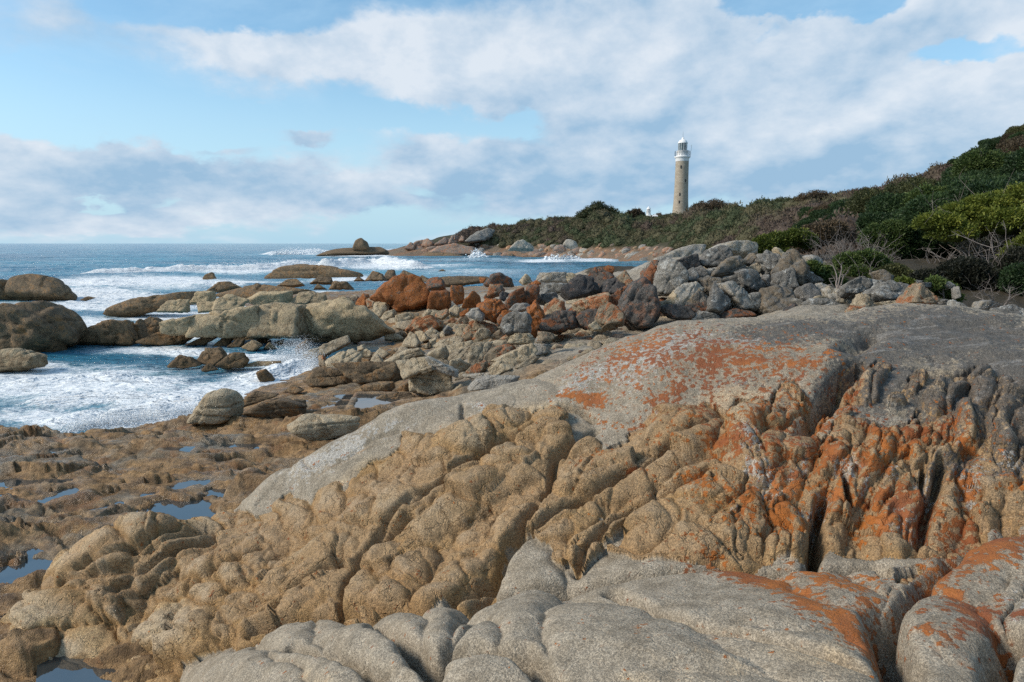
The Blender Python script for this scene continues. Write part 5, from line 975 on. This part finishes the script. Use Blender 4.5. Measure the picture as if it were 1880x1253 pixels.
# ---- foliage
def leaf_mat(name, tones, rough=.6):
    m, t, out = newmat(name)
    tn = t.attr('tone'); oi = t.new('ShaderNodeObjectInfo').outputs['Random']
    ramp = t.new('ShaderNodeValToRGB'); t.l.new(tn, ramp.inputs[0])
    els = ramp.color_ramp.elements
    while len(els) < len(tones): els.new(.5)
    for i, c in enumerate(tones): els[i].position = i/(len(tones)-1); els[i].color = c+(1,)
    c = t.mix(1.0, ramp.outputs[0], t.mix(oi, (.75, .78, .75), (1.25, 1.2, 1.15)), 'MULTIPLY')
    b = principled(t, out, c, rough, None, .3)
    tr = t.new('ShaderNodeBsdfTranslucent', ins={'Color': c}).outputs[0]
    mx = t.new('ShaderNodeMixShader', ins={0: .22, 1: b.outputs[0], 2: tr}).outputs[0]
    t.l.new(mx, out.inputs[0]); return m
ML = {'dark': leaf_mat('dark green leaves', [(.012,.026,.010), (.026,.052,.018), (.048,.082,.026)]),
      'olive': leaf_mat('olive leaves', [(.030,.036,.014), (.062,.070,.026), (.105,.108,.042)]),
      'brown': leaf_mat('brown heath leaves', [(.040,.030,.019), (.078,.058,.035), (.115,.085,.05)]),
      'bright': leaf_mat('yellow green leaves', [(.030,.046,.010), (.092,.120,.018), (.185,.200,.032)]),
      'painted_shade': leaf_mat('undergrowth leaves with painted shade', [(.008,.010,.007), (.018,.020,.013), (.032,.036,.020)]),  # dark brown undergrowth, pushed near black to paint in the canopy's shade
      'mid': leaf_mat('mid green leaves', [(.022,.042,.012), (.055,.088,.022), (.10,.135,.036)])}
def bark_mat():
    m, t, out = newmat('grey bark'); P = t.new('ShaderNodeTexCoord').outputs['Object']
    n = t.noise(t.vmath('MULTIPLY', P, (1, 1, .3)), 14, 5, .6)
    principled(t, out, t.mix(n, (.085, .07, .058), (.26, .225, .195)), .9, t.bump(n, .6, .02), .2); return m
M_BARK = bark_mat()
def leaves(centers, normals, size, rs2, per=5, spread=1.0, tone=None):
    """tufts of narrow leaf blades round each centre"""
    n = len(centers); C = np.repeat(centers, per, 0); Nn = np.repeat(normals, per, 0)
    d = Nn + rs2.normal(0, .75*spread, (n*per, 3)); d[:, 2] += .25; d /= np.linalg.norm(d, axis=1, keepdims=True)
    s = np.cross(d, rs2.normal(0, 1, d.shape)); s /= np.linalg.norm(s, axis=1, keepdims=True)+1e-9
    L = (size*(.6+.8*rs2.rand(n*per)))[:, None]; W = L*.42
    C = C + rs2.normal(0, size*.55, C.shape)
    V_ = np.stack([C-s*W*.35, C+s*W*.35, C+d*L*.6+s*W*.5, C+d*L, C+d*L*.6-s*W*.5], 1)
    tn = (np.repeat(tone, per) if tone is not None else .5) + rs2.normal(0, .14, n*per)
    f = np.arange(n*per*5).reshape(-1, 5)
    return V_.reshape(-1, 3), f, np.clip(np.repeat(tn, 5), 0, 1)
def crown_pts(lobes_, n, rs2, seed, lumps=.28, under=.25):
    """points through the outer shell of a group of lobes, lumpy, with gaps"""
    P_, N_, T_ = [], [], []
    tot = sum(r[0]*r[1] for _, r in lobes_)
    for c, r in lobes_:
        k = int(n*r[0]*r[1]/tot); d = rs2.normal(0, 1, (k*2, 3)); d /= np.linalg.norm(d, axis=1, keepdims=True)
        d = d[(d[:, 2] > -under-.2*rs2.rand(len(d)))]
        q = d*np.array([r[0], r[1], r[2]])
        lum = fbm(q/max(r[0]*.38, .2)+seed, 3, .55, seed % 91)
        sh = (1+lumps*lum)*(1-.30*rs2.rand(len(d))**2.5)
        keep = lum > -.42+.2*rs2.rand(len(d))
        P_.append((q*sh[:, None]+c)[keep]); N_.append(d[keep]); T_.append((.46+.75*lum)[keep])
    return np.concatenate(P_), np.concatenate(N_), np.concatenate(T_)
def tube(path, r0, r1, sides=6):
    path = np.asarray(path, float); n = len(path); vs = []
    for i, p_ in enumerate(path):
        d = path[min(i+1, n-1)]-path[max(i-1, 0)]; d = d/(np.linalg.norm(d)+1e-9)
        a = np.cross(d, [.31, .2, .93]); a /= np.linalg.norm(a)+1e-9; b = np.cross(d, a); r = r0+(r1-r0)*i/(n-1)
        for k in range(sides):
            t_ = 2*math.pi*k/sides; vs.append(p_+(a*math.cos(t_)+b*math.sin(t_))*r)
    fs = [(i*sides+k, i*sides+(k+1) % sides, (i+1)*sides+(k+1) % sides, (i+1)*sides+k) for i in range(n-1) for k in range(sides)]
    return np.array(vs), np.array(fs)
def wander(a, b, n, wob, rs2):
    t_ = np.linspace(0, 1, n)[:, None]; p_ = np.asarray(a)*(1-t_)+np.asarray(b)*t_
    return p_ + np.cumsum(rs2.normal(0, wob, (n, 3)), 0)*np.sin(t_*math.pi)
def branches(base, tips, r0, rs2, twigs=4, wob=.05):
    vs, fs, k = [], [], 0
    def add(path, a, b, s):
        nonlocal k
        v_, f_ = tube(path, a, b, s); vs.append(v_); fs.append(f_+k); k += len(v_)
    for tp in tips:
        tp = np.asarray(tp, float); L = np.linalg.norm(tp-base); pa = wander(base, tp, 8, wob*L*.4, rs2); add(pa, r0*(.6+.4*rs2.rand()), r0*.25, 6)
        for j in range(twigs):
            i = rs2.randint(3, 8); e = pa[i] + (tp-base)/L*L*.28*rs2.rand() + rs2.normal(0, .20*L, 3)*np.array([1, 1, .7])+np.array([0, 0, .06*L])
            pb = wander(pa[i], e, 5, .02*L, rs2); add(pb, r0*.25, r0*.07, 4)
            for q in range(2):
                i2 = rs2.randint(2, 5); add(wander(pb[i2], pb[i2]+rs2.normal(0, .10*L, 3)+np.array([0, 0, .05*L]), 3, .01*L, rs2), r0*.11, r0*.04, 3)
    return np.concatenate(vs), np.concatenate(fs)
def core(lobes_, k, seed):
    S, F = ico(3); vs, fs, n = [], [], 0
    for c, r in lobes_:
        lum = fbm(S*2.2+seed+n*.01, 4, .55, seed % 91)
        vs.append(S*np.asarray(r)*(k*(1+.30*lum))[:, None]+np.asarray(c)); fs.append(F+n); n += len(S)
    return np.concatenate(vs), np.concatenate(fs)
def tri5(f): return np.concatenate([f[:, [0, 1, 2]], f[:, [0, 2, 3]], f[:, [0, 3, 4]]])
def shrub(kind, lobes_, n, leaf, seed, base, r0=.05, per=5, tips=None, twigs=3, name='shrub', under=.25):
    rs2 = np.random.RandomState(seed)
    root = empty(name)
    tips = tips if tips is not None else [np.asarray(c)*.9+rs2.normal(0, .1, 3) for c, r in lobes_]
    v_, f_ = branches(np.asarray(base, float), tips, r0, rs2, twigs)
    mesh_np('trunk', v_, f_, M_BARK, True, parent=root)
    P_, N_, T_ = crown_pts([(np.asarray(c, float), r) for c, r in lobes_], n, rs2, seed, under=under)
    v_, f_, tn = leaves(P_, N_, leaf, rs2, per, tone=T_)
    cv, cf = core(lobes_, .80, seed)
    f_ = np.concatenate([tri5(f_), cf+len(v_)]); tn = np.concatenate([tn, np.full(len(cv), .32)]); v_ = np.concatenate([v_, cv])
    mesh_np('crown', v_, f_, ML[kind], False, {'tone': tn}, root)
    return root
def copy_tree(o):
    c = o.copy(); col.objects.link(c)
    for ch in o.children:
        d = ch.copy(); col.objects.link(d); d.parent = c
    return c
def px(Y): return Y/FPX

# ---- far scrub of the headland: one mass of low domed bushes, a dozen shapes turned and sized at random
def scrub(seed, n, region, name, label, rmin, rmax):
    rs2 = np.random.RandomState(seed); VV, FF, TT, HH, k = [], [], [], [], 0
    shapes = {}
    for dist, nl, lf in ((0, 700, .085), (1, 420, .115), (2, 240, .16)):
        for q in range(5):
            P_, N_, T_ = crown_pts([(np.zeros(3), (1, 1, .75)), (np.array([.45, .2, .1]), (.6, .6, .55)), (np.array([-.4, -.3, .05]), (.62, .62, .5))], nl, rs2, 40+q, .34, .1)
            v_, f_, tn = leaves(P_, N_, lf, rs2, 3, 1.1, T_*.7+.2)
            cv, cf = core([(np.zeros(3), (1, 1, .75)), (np.array([.45, .2, .1]), (.6, .6, .55)), (np.array([-.4, -.3, .05]), (.62, .62, .5))], .95, 40+q)
            shapes[dist, q] = (np.concatenate([v_, cv]), np.concatenate([tri5(f_), cf+len(v_)]), np.concatenate([tn, np.full(len(cv), .42)]))
    us, vs_ = rs2.uniform(region[0], region[1], n), rs2.uniform(region[2], region[3], n)
    for r4, n4_ in (((845, 1100, 402, 458), 420), ((1140, 1300, 386, 424), 260), ((1560, 1800, 330, 400), 160)):
        us = np.concatenate([us, rs2.uniform(r4[0], r4[1], n4_)]); vs_ = np.concatenate([vs_, rs2.uniform(r4[2], r4[3], n4_)])
    for u, v in zip(us, vs_):
        g = meet(hillS, u, v, 48, 420, 110)
        if g[1] > 400 or g[2] < 3.0+1.4*rs2.rand() or (g[1] < 75 and u > 1560 and v > 385): continue
        r = rs2.uniform(rmin, rmax)*(1 if g[1] > 120 else .75)
        v_, f_, tn = shapes[0 if g[1] < 110 else 1 if g[1] < 180 else 2, rs2.randint(5)]
        if u < 1080: r *= .66
        if 1150 < u < 1275: r *= .6
        a = rs2.rand()*6.28; R_m = np.array([[math.cos(a), math.sin(a), 0], [-math.sin(a), math.cos(a), 0], [0, 0, rs2.uniform(.7, 1.45)]])
        hue = rs2.rand()*.55 + .22 + .75*float(fbm(np.array([[g[0]/22, g[1]/40, 3.0]]), 2, .5, 401)[0])
        VV.append(v_ @ R_m*r+g); FF.append(f_+k); k += len(v_); TT.append(tn); HH.append(np.full(len(v_), np.clip(hue, 0, 1)))
    o = mesh_np(name, np.concatenate(VV), np.concatenate(FF), M_SCRUB, False, {'tone': np.concatenate(TT), 'hue': np.concatenate(HH)})
    tag(o, label, 'scrub', None, 'stuff'); return o
def scrub_mat():
    m, t, out = newmat('headland scrub leaves')
    tn, hu = t.attr('tone'), t.attr('hue')
    a = t.mix(tn, (.030, .040, .020), (.075, .092, .042)); b = t.mix(tn, (.055, .052, .028), (.125, .112, .060)); d = t.mix(tn, (.055, .040, .032), (.115, .085, .064))
    c = t.mix(t.ss(hu, .2, .45), a, b); c = t.mix(t.ss(hu, .5, .75), c, d)
    principled(t, out, c, .75, None, .2); return m
M_SCRUB = scrub_mat()
scrub(5, 1900, (840, 1760, 345, 482), 'scrub', 'brown and olive scrub covering the headland around the lighthouse', 1.7, 3.1)

# ---- shrubs of the near slope: a few kinds, copied
protos = {}
for kd, sd in (('dark', 11), ('dark', 12), ('olive', 13), ('brown', 14), ('mid', 15)):
    rs2 = np.random.RandomState(sd)
    lb = [((0, 0, 1.0), (1.25, 1.25, .85))] + [((rs2.uniform(-.9, .9), rs2.uniform(-.9, .9), rs2.uniform(.7, 1.5)), (rs2.uniform(.35, .8),)*2+(rs2.uniform(.35, .75),)) for _ in range(8)]
    protos.setdefault(kd, []).append(shrub(kd, lb, 5200, .085, sd, (0, 0, -.4), .06))
first = {id(p_): True for l in protos.values() for p_ in l}
def place(kd, loc, s, rz, label, group, sz_=None, which=None):
    p_ = protos[kd][(which if which is not None else int(abs(loc[0]*7+loc[1]*3))) % len(protos[kd])]
    if first[id(p_)]: first[id(p_)] = False; o = p_
    else: o = copy_tree(p_)
    o.location = loc; o.scale = (s, s, s*(sz_ or 1)); o.rotation_euler[2] = rz
    tag(o, label, 'shrub', group); return o
rs2 = np.random.RandomState(77); slope = []
tries = 0
while len(slope) < 260 and tries < 12000:
    tries += 1
    u, v = rs2.uniform(1490, 1990), rs2.uniform(225, 452)
    top = np.interp(u, [1490, 1560, 1700, 1740, 1790, 1850, 1900, 1990], [395, 385, 350, 322, 292, 256, 240, 215])
    if v < top: continue
    g = meet(hillS, u, v, 36, 110, 160)
    if g[1] > 100: continue
    s = rs2.uniform(.9, 1.8)
    if v < top + s*.75*FPX/g[1]:
        s = .75
        if v < top + s*.1*FPX/g[1]: continue
    if any(math.hypot(g[0]-a[0], g[1]-a[1]) < .66*(s+a[3]) for a in slope): continue
    slope.append((g[0], g[1], g[2], s, u, v))
for i, (x, y, z, s, u, v) in enumerate(slope):
    r_ = rs2.rand()
    if u < 1690 and v < 372: kd = 'brown' if r_ < .6 else 'olive'
    elif u > 1800 and v < 330: kd = 'brown' if r_ < .38 else 'dark' if r_ < .8 else 'olive'
    elif u > 1700: kd = 'dark' if r_ < .8 else 'mid'
    else: kd = 'dark' if r_ < .62 else 'olive' if r_ < .85 else 'brown'
    place(kd, (x, y, z-.2), s, rs2.rand()*6.28, {'dark': 'dark green rounded shrub in the thicket covering the right hillside', 'mid': 'mid green shrub in the thicket covering the right hillside', 'olive': 'olive green shrub in the thicket covering the right hillside', 'brown': 'brownish shrub in the thicket covering the right hillside'}[kd],
          {'dark': 'dark shrubs of the hillside thicket', 'mid': 'green shrubs of the hillside thicket', 'olive': 'olive shrubs of the hillside thicket', 'brown': 'brown shrubs of the hillside thicket'}[kd])

for k in range(14):                                                       # the thicket goes on beyond the right edge
    x, y = rs2.uniform(18, 30), rs2.uniform(17, 31)
    if x < .80*y+2.0: continue
    place('dark', (x, y, float(lowS(np.array([[x, y]]))[0])-.1), rs2.uniform(1.0, 1.5), rs2.rand()*6.28, 'dark green rounded shrub in the thicket covering the right hillside', 'dark shrubs of the hillside thicket')

# ---- plants traced one by one in front of the slope
def traced(kind, pts, base, Y, n, leaf, seed, label, cat='bush', name='bush', r0=.05, per=5, deep=.9, twigs=3, under=.25):
    """pts: u, v, half width, half height of each lobe of the crown; base: where the stem leaves the ground"""
    b = np.array(at(base[0], base[1], Y)); lb = []
    rs3 = np.random.RandomState(seed)
    for u, v, a, h in pts:
        c = np.array(at(u, v, Y+rs3.uniform(-.5, .5)*deep))-b; lb.append((c, (a*px(Y), a*px(Y)*deep, h*px(Y))))
    o = shrub(kind, lb, n, leaf, seed, (0, 0, -.3), r0, per, None, twigs, name, under); o.location = b
    tag(o, label, cat); return o
traced('bright', [(1722,412,32,18),(1765,395,36,20),(1812,383,40,22),(1855,372,36,20),(1895,362,40,22),(1745,430,30,18),(1790,418,40,24),(1838,410,42,26),(1880,410,36,26),(1920,395,50,34),(1960,380,50,34)], (1868,552), 28.5, 21600, 0.105, 31, 'spreading tree with a flat yellow-green crown over dark trunks at the right', 'tree', 'tree', .09, 5, 1.5, 7, .05)
traced('bright', [(1868,468,22,22),(1890,500,26,30),(1905,450,30,30)], (1890,552), 26, 4320, 0.093, 32, 'yellow-green leafy bush at the right edge below the spreading tree')
traced('bright', [(1405,452,22,14),(1432,444,24,13),(1462,438,22,13),(1425,466,26,10),(1478,446,18,14)], (1440,478), 31, 6240, 0.093, 33, 'low yellow-green bush behind the crest of the boulder pile')
traced('brown', [(1500,438,28,24),(1525,430,26,22),(1478,450,22,18)], (1505,480), 34, 5280, 0.093, 34, 'rounded brown bush right of the low yellow-green one')
traced('mid', [(1612,440,28,24),(1645,436,30,26),(1630,462,34,22),(1660,468,24,24)], (1635,500), 31, 8640, 0.093, 35, 'mid green dome-shaped bush left of the dark hollow')
traced('mid', [(1560,482,24,14),(1592,478,26,14),(1615,492,20,16),(1575,505,26,14)], (1585,524), 25.5, 5280, 0.081, 36, 'green bush with bare stems above the speckled grey loaf')
traced('mid', [(1508,505,22,16),(1528,518,18,12),(1490,496,16,12)], (1515,532), 24, 3600, 0.081, 37, 'low green bush covering the side of a pale boulder')
traced('dark', [(1690,452,34,30),(1720,476,36,36),(1668,492,26,26)], (1700,535), 31, 7200, 0.087, 38, 'dark shrub left of the trunks of the spreading tree', deep=1.0)
traced('painted_shade', [(1760,470,44,34),(1810,490,48,44),(1760,512,40,30),(1850,470,40,40),(1700,512,26,20),(1910,480,50,60)], (1790,560), 33.5, 12480, 0.093, 39, 'deep shaded thicket under the spreading tree', 'thicket', 'thicket', deep=1.4)
traced('mid', [(1732,535,18,14),(1716,524,12,10),(1748,548,12,8)], (1735,560), 19.5, 2160, 0.068, 40, 'small green plant among stones below the thicket', 'plant', 'plant')
traced('bright', [(1700,543,10,8),(1660,520,12,6)], (1690,556), 19.5, 768, 0.062, 41, 'tiny bright green plant beside the brown pointed boulder', 'plant', 'plant')
traced('dark', [(1870,520,26,34),(1898,540,28,26)], (1885,566), 22, 3840, 0.068, 42, 'dark bush against the right edge behind the low grey boulder')
traced('painted_shade', [(1700,522,30,22),(1752,530,34,26),(1800,528,40,30),(1770,505,44,26)], (1765,560), 23.5, 7200, 0.074, 43, 'dark shaded undergrowth above the small peaked grey stone', 'undergrowth', 'undergrowth', deep=1.0)
traced('painted_shade', [(1840,515,36,34),(1880,500,40,40),(1925,510,40,46)], (1860,566), 25, 7200, 0.081, 44, 'leafy undergrowth with shade painted in at the right edge under the yellow-green tree', 'undergrowth', 'undergrowth', deep=1.0)
traced('olive', [(1640,505,26,16),(1665,515,22,14),(1618,515,16,12)], (1645,530), 24, 3600, 0.074, 45, 'low olive bush behind the cream-speckled boulder')
for pts_, bs_, Y_, kd_, sd_, lb_ in (
    ([(1083,388,12,8),(1098,380,13,9),(1112,388,15,9),(1072,396,14,8),(1125,392,12,7)], (1098,404), 236, 'olive', 61, 'dark domed trees standing highest on the skyline left of the beacon'),
    ([(1158,396,10,7),(1168,392,9,8),(1176,397,8,6)], (1166,412), 238, 'brown', 62, 'feathery grey-brown tree on the skyline just left of the beacon'),
    ([(1290,384,18,12),(1312,380,20,12),(1335,385,18,10)], (1310,398), 196, 'brown', 63, 'broad brown-topped tree on the skyline right of the lighthouse'),
    ([(1480,366,16,10),(1500,361,18,10),(1525,366,16,10)], (1500,380), 136, 'brown', 64, 'rusty brown domed tree on the skyline midway to the dark hillside'),
    ([(1555,362,18,11),(1580,358,20,11),(1603,364,14,10)], (1580,380), 118, 'brown', 65, 'second rusty domed tree on the skyline nearer the dark hillside'),
    ([(1625,357,12,9),(1640,354,10,8)], (1632,372), 100, 'olive', 66, 'small olive tree on the skyline beside the leafless one'),
    ([(1410,378,22,10),(1440,374,22,10)], (1425,392), 165, 'olive', 67, 'flat-topped olive tree on the skyline before the rusty domed trees')):
    traced(kd_, pts_, bs_, Y_, 900, .0030*Y_*.55, sd_, lb_, 'tree', 'tree', .10, 4, 1.0, 2, .1)
# bare, twiggy shrubs
def bare(base, tips, Y, seed, label, r0=.035, twigs=10, name='bare_shrub', cat='bare shrub'):
    b = np.array(at(base[0], base[1], Y)); rs3 = np.random.RandomState(seed)
    tp = [np.array(at(u, v, Y+rs3.uniform(-.8, .8)))-b for u, v in tips]
    v_, f_ = branches(np.array([0, 0, -.2]), tp, r0, rs3, twigs, .06)
    o = mesh_np(name, v_, f_, M_TWIG, True); o.location = b; tag(o, label, cat); return o
m, t, out = newmat('grey dead twigs'); n_ = t.noise(t.new('ShaderNodeTexCoord').outputs['Object'], 9, 4, .6); principled(t, out, t.mix(n_, (.12, .10, .09), (.30, .265, .24)), .9); M_TWIG = m
fan = lambda u, v, r, n, a0=20, a1=160: [(u+r*math.cos(math.radians(a))*f, v-r*math.sin(math.radians(a))*f) for i, a in enumerate(np.linspace(a0, a1, n)) for f in ((1.0, .75)[i % 2],)]
bare((1545,508), fan(1545,505,62,22), 27, 51, 'grey leafless twiggy shrub between the green bushes', .03, 12)
bare((1600,500), fan(1600,500,56,16), 28, 52, 'second leafless shrub just left of the mid green dome bush', .03, 10)
bare((1538,530), [(1530,490),(1545,488),(1522,512),(1550,505)], 22.5, 53, 'pale dead forked stump standing before the green bushes', .05, 3, 'dead_stump', 'dead wood')
bare((1738,545), [(1725,480),(1700,470),(1760,490),(1745,470),(1775,485),(1790,500)], 27.5, 54, 'dark bare stems leaning in the hollow under the spreading tree', .06, 8)
bare((1855,548), [(1800,470),(1780,478),(1820,455),(1830,480),(1785,500),(1850,470),(1865,460)], 25.5, 55, 'grey crooked bare stems below the spreading crown', .06, 12)
bare((1840,560), [(1790,545),(1800,535),(1855,528),(1870,540),(1820,530)], 18.5, 56, 'bleached fallen twigs over the whitish boulder', .025, 10)
bare((1590,525), [(1575,490),(1600,480),(1610,500),(1585,485)], 25, 57, 'thin bare stems in the green bush above the grey loaf', .03, 6)
bare((1685,366), fan(1685,362,26,9), 84, 58, 'leafless shrub on the skyline left of the dark hillside', .09, 8)
bare((1690,372), [(1720,366),(1712,360),(1705,378)], 78, 59, 'white fallen branch on the slope below the skyline', .12, 3, 'fallen_branch', 'dead wood')

# ------------------------------------------------------------------ lighthouse
def lathe(name, prof, mat, parent=None, seg=40, smooth=True):
    n = len(prof); a = np.arange(seg)*2*math.pi/seg
    V_ = np.array([(r*math.cos(t_), r*math.sin(t_), z) for r, z in prof for t_ in a])
    F_ = [(i*seg+k, i*seg+(k+1) % seg, (i+1)*seg+(k+1) % seg, (i+1)*seg+k) for i in range(n-1) for k in range(seg)]
    o = mesh_np(name, V_, np.array(F_), mat, smooth, parent=parent); return o
def box(name, c, s, mat, parent=None, rz=0):
    bm = bmesh.new(); bmesh.ops.create_cube(bm, size=1.0)
    for v_ in bm.verts: v_.co = (v_.co.x*s[0], v_.co.y*s[1], v_.co.z*s[2])
    bmesh.ops.bevel(bm, geom=bm.edges[:], offset=min(s)*.06, segments=1, affect='EDGES')
    me = bpy.data.meshes.new(name); bm.to_mesh(me); bm.free(); me.materials.append(mat)
    o = bpy.data.objects.new(name, me); col.objects.link(o); o.location = c; o.rotation_euler[2] = rz
    if parent: o.parent = parent
    return o
def simple(name, c, rough=.5, **kw):
    m, t, out = newmat(name); n = t.noise(t.new('ShaderNodeTexCoord').outputs['Object'], 3, 4, .6)
    principled(t, out, t.mix(n, tuple(x*.9 for x in c), tuple(min(1, x*1.06) for x in c)), rough, **kw); return m
M_WP = simple('white paint', (.78, .78, .77), .45); M_DARK = simple('dark opening', (.02, .02, .022), .6); M_IRON = simple('grey iron', (.16, .17, .18), .5)
M_LENS = simple('green lens glass', (.05, .12, .11), .08); M_PANE = simple('lantern glass', (.25, .33, .36), .05, Transmission_Weight=.7)
m, t, out = newmat('granite ashlar')
P = t.new('ShaderNodeTexCoord').outputs['Object']; s_ = t.new('ShaderNodeSeparateXYZ', ins={0: P})
ang = t.math('MULTIPLY', t.math('ARCTAN2', s_.outputs[1], s_.outputs[0]), 3.1)
uvw = t.new('ShaderNodeCombineXYZ', ins={0: ang, 1: s_.outputs[2], 2: 0.0}).outputs[0]
br = t.new('ShaderNodeTexBrick', ins={'Vector': uvw, 'Scale': 1.0, 'Mortar Size': .035, 'Color1': (.43, .38, .305, 1), 'Color2': (.35, .305, .24, 1), 'Mortar': (.17, .13, .09, 1), 'Brick Width': 1.3, 'Row Height': .55})
cc = t.mix(1.0, br.outputs[0], t.mix(t.noise(P, .6, 5, .7), (.72, .70, .68), (1.25, 1.25, 1.25)), 'MULTIPLY')
principled(t, out, cc, .85, t.bump(br.outputs[1], -.4, .05), .2); M_ASH = m
YL = 300.0; sL = YL/FPX
bx = at(1249, 398, YL)
def zv(v): return at(1249, v, YL)[2]-bx[2]
lh = empty('lighthouse', bx); tag(lh, 'tall round granite lighthouse with a white gallery and lantern on the headland', 'lighthouse')
tw = lathe('tower', [(3.75, -4), (3.62, 0), (3.35, zv(385)), (3.1, zv(370)), (2.93, zv(350)), (2.82, zv(325)), (2.76, zv(299)), (2.76, zv(297))], M_ASH, lh, 48)
for v_, a_ in ((308, -112), (358, -114), (372, -116), (333, -70)):
    r_ = np.interp(v_, [297, 350, 370, 398], [2.76, 2.93, 3.1, 3.62]); aa = math.radians(a_)
    wn = box('window', (r_*.985*math.cos(aa), r_*.985*math.sin(aa), zv(v_)), (.5, .34, 1.25), M_DARK, tw, aa+math.pi/2)
ga = lathe('gallery', [(2.80, zv(297)), (2.86, zv(296)), (2.86, zv(292)), (3.0, zv(291)), (3.35, zv(289.5)), (3.35, zv(288)), (2.6, zv(287.6)), (2.5, zv(287)), (2.45, zv(279)), (2.6, zv(278.5)), (2.6, zv(277.5)), (1.2, zv(277.2))], M_WP, lh, 48)
zr = zv(288)
vs, fs, k = [], [], 0
for rr, h_ in ((3.2, 2.2), (3.2, 1.45), (3.2, .75)):
    pth = [(rr*math.cos(a), rr*math.sin(a), zr+h_) for a in np.linspace(0, 2*math.pi, 41)]; v_, f_ = tube(pth, .05, .05, 4); vs.append(v_); fs.append(f_+k); k += len(v_)
for a in np.linspace(0, 2*math.pi, 21)[:-1]:
    v_, f_ = tube([(3.2*math.cos(a), 3.2*math.sin(a), zr), (3.2*math.cos(a), 3.2*math.sin(a), zr+2.25)], .06, .06, 4); vs.append(v_); fs.append(f_+k); k += len(v_)
mesh_np('railing', np.concatenate(vs), np.concatenate(fs), M_IRON, False, parent=ga)
lt = lathe('lantern_glass', [(1.9, zv(277.2)), (1.9, zv(264))], M_PANE, lh, 12, False)
lathe('lens', [(.3, zv(276.5)), (1.1, zv(275)), (1.25, zv(271)), (1.1, zv(267)), (.3, zv(265))], M_LENS, lt, 20)
vs, fs, k = [], [], 0
for a in np.linspace(0, 2*math.pi, 13)[:-1]:
    v_, f_ = tube([(1.95*math.cos(a), 1.95*math.sin(a), zv(277.2)), (1.95*math.cos(a), 1.95*math.sin(a), zv(264))], .09, .09, 4); vs.append(v_); fs.append(f_+k); k += len(v_)
mesh_np('glazing_bars', np.concatenate(vs), np.concatenate(fs), M_WP, False, parent=lt)
for a0, a1 in ((-80, -20),):
    pth = [(1.93*math.cos(math.radians(a)), 1.93*math.sin(math.radians(a))) for a in np.linspace(a0+35, a1+35, 8)]
    V_ = np.array([(x, y, z) for x, y in pth for z in (zv(277.1), zv(264.1))]); F_ = np.array([(2*i, 2*i+2, 2*i+3, 2*i+1) for i in range(7)])
    V2 = V_*np.array([.96, .96, 1]); F2 = F_[:, ::-1]+len(V_)
    mesh_np('screen_panel', np.concatenate([V_, V2]), np.concatenate([F_, F2]), M_WP, True, parent=lt)
dm = lathe('dome', [(2.0, zv(264)), (2.12, zv(263.6)), (2.05, zv(262.8)), (1.75, zv(260)), (1.25, zv(257.5)), (.75, zv(256.3)), (.5, zv(256)), (.5, zv(253.2)), (.2, zv(252.6)), (.02, zv(252.4))], M_WP, lh, 32)
v_, f_ = tube([(0, 0, zv(253)), (0, 0, zv(242))], .07, .03, 5); mesh_np('lightning_rod', v_, f_, M_IRON, True, parent=dm)
v_, f_ = tube([(3.4, -.4, zv(289)), (3.6, -.4, zv(272)), (3.6, -.4, zv(266.5))], .05, .12, 5); mesh_np('aerial', v_, f_, M_WP, True, parent=lh)
# older little white tower and the white roof beside it
YB = 290.0; b2 = at(1190.5, 398, YB)
def z2(v): return at(1190, v, YB)[2]-b2[2]
lo = empty('beacon_tower', b2); tag(lo, 'small white beacon tower with a domed cap far left of the lighthouse', 'beacon')
lathe('tower', [(.95, -3), (.92, z2(395)), (.85, z2(387.5)), (1.05, z2(387)), (1.05, z2(386.4)), (.6, z2(386))], M_WP, lo, 20); lathe('lantern', [(.55, z2(386.2)), (.55, z2(384.6))], M_DARK, lo, 12)
lathe('cap', [(.95, z2(384.8)), (.8, z2(383.4)), (.42, z2(381)), (.22, z2(380.4)), (.22, z2(379.6)), (.02, z2(378.8))], M_WP, lo, 20)
b3 = at(1199, 401, 288); ho = empty('cottage', b3); tag(ho, 'low white cottage roof showing above scrub between beacon and lighthouse', 'cottage')
box('wall', (0, 0, -1.0), (3.4, 3.0, 2.4), M_WP, ho)
V_ = np.array([(-1.95, -1.8, .2), (1.95, -1.8, .2), (1.95, 1.8, .2), (-1.95, 1.8, .2), (-1.7, 0, 1.35), (1.7, 0, 1.35)]); me = bpy.data.meshes.new('roof'); me.from_pydata([tuple(x) for x in V_], [], [(0, 1, 5, 4), (2, 3, 4, 5), (1, 2, 5), (3, 0, 4), (3, 2, 1, 0)]); me.materials.append(M_WP)
ro = bpy.data.objects.new('roof', me); col.objects.link(ro); ro.parent = ho
box('chimney', (1.0, .2, 1.3), (.5, .5, .9), M_WP, ro)
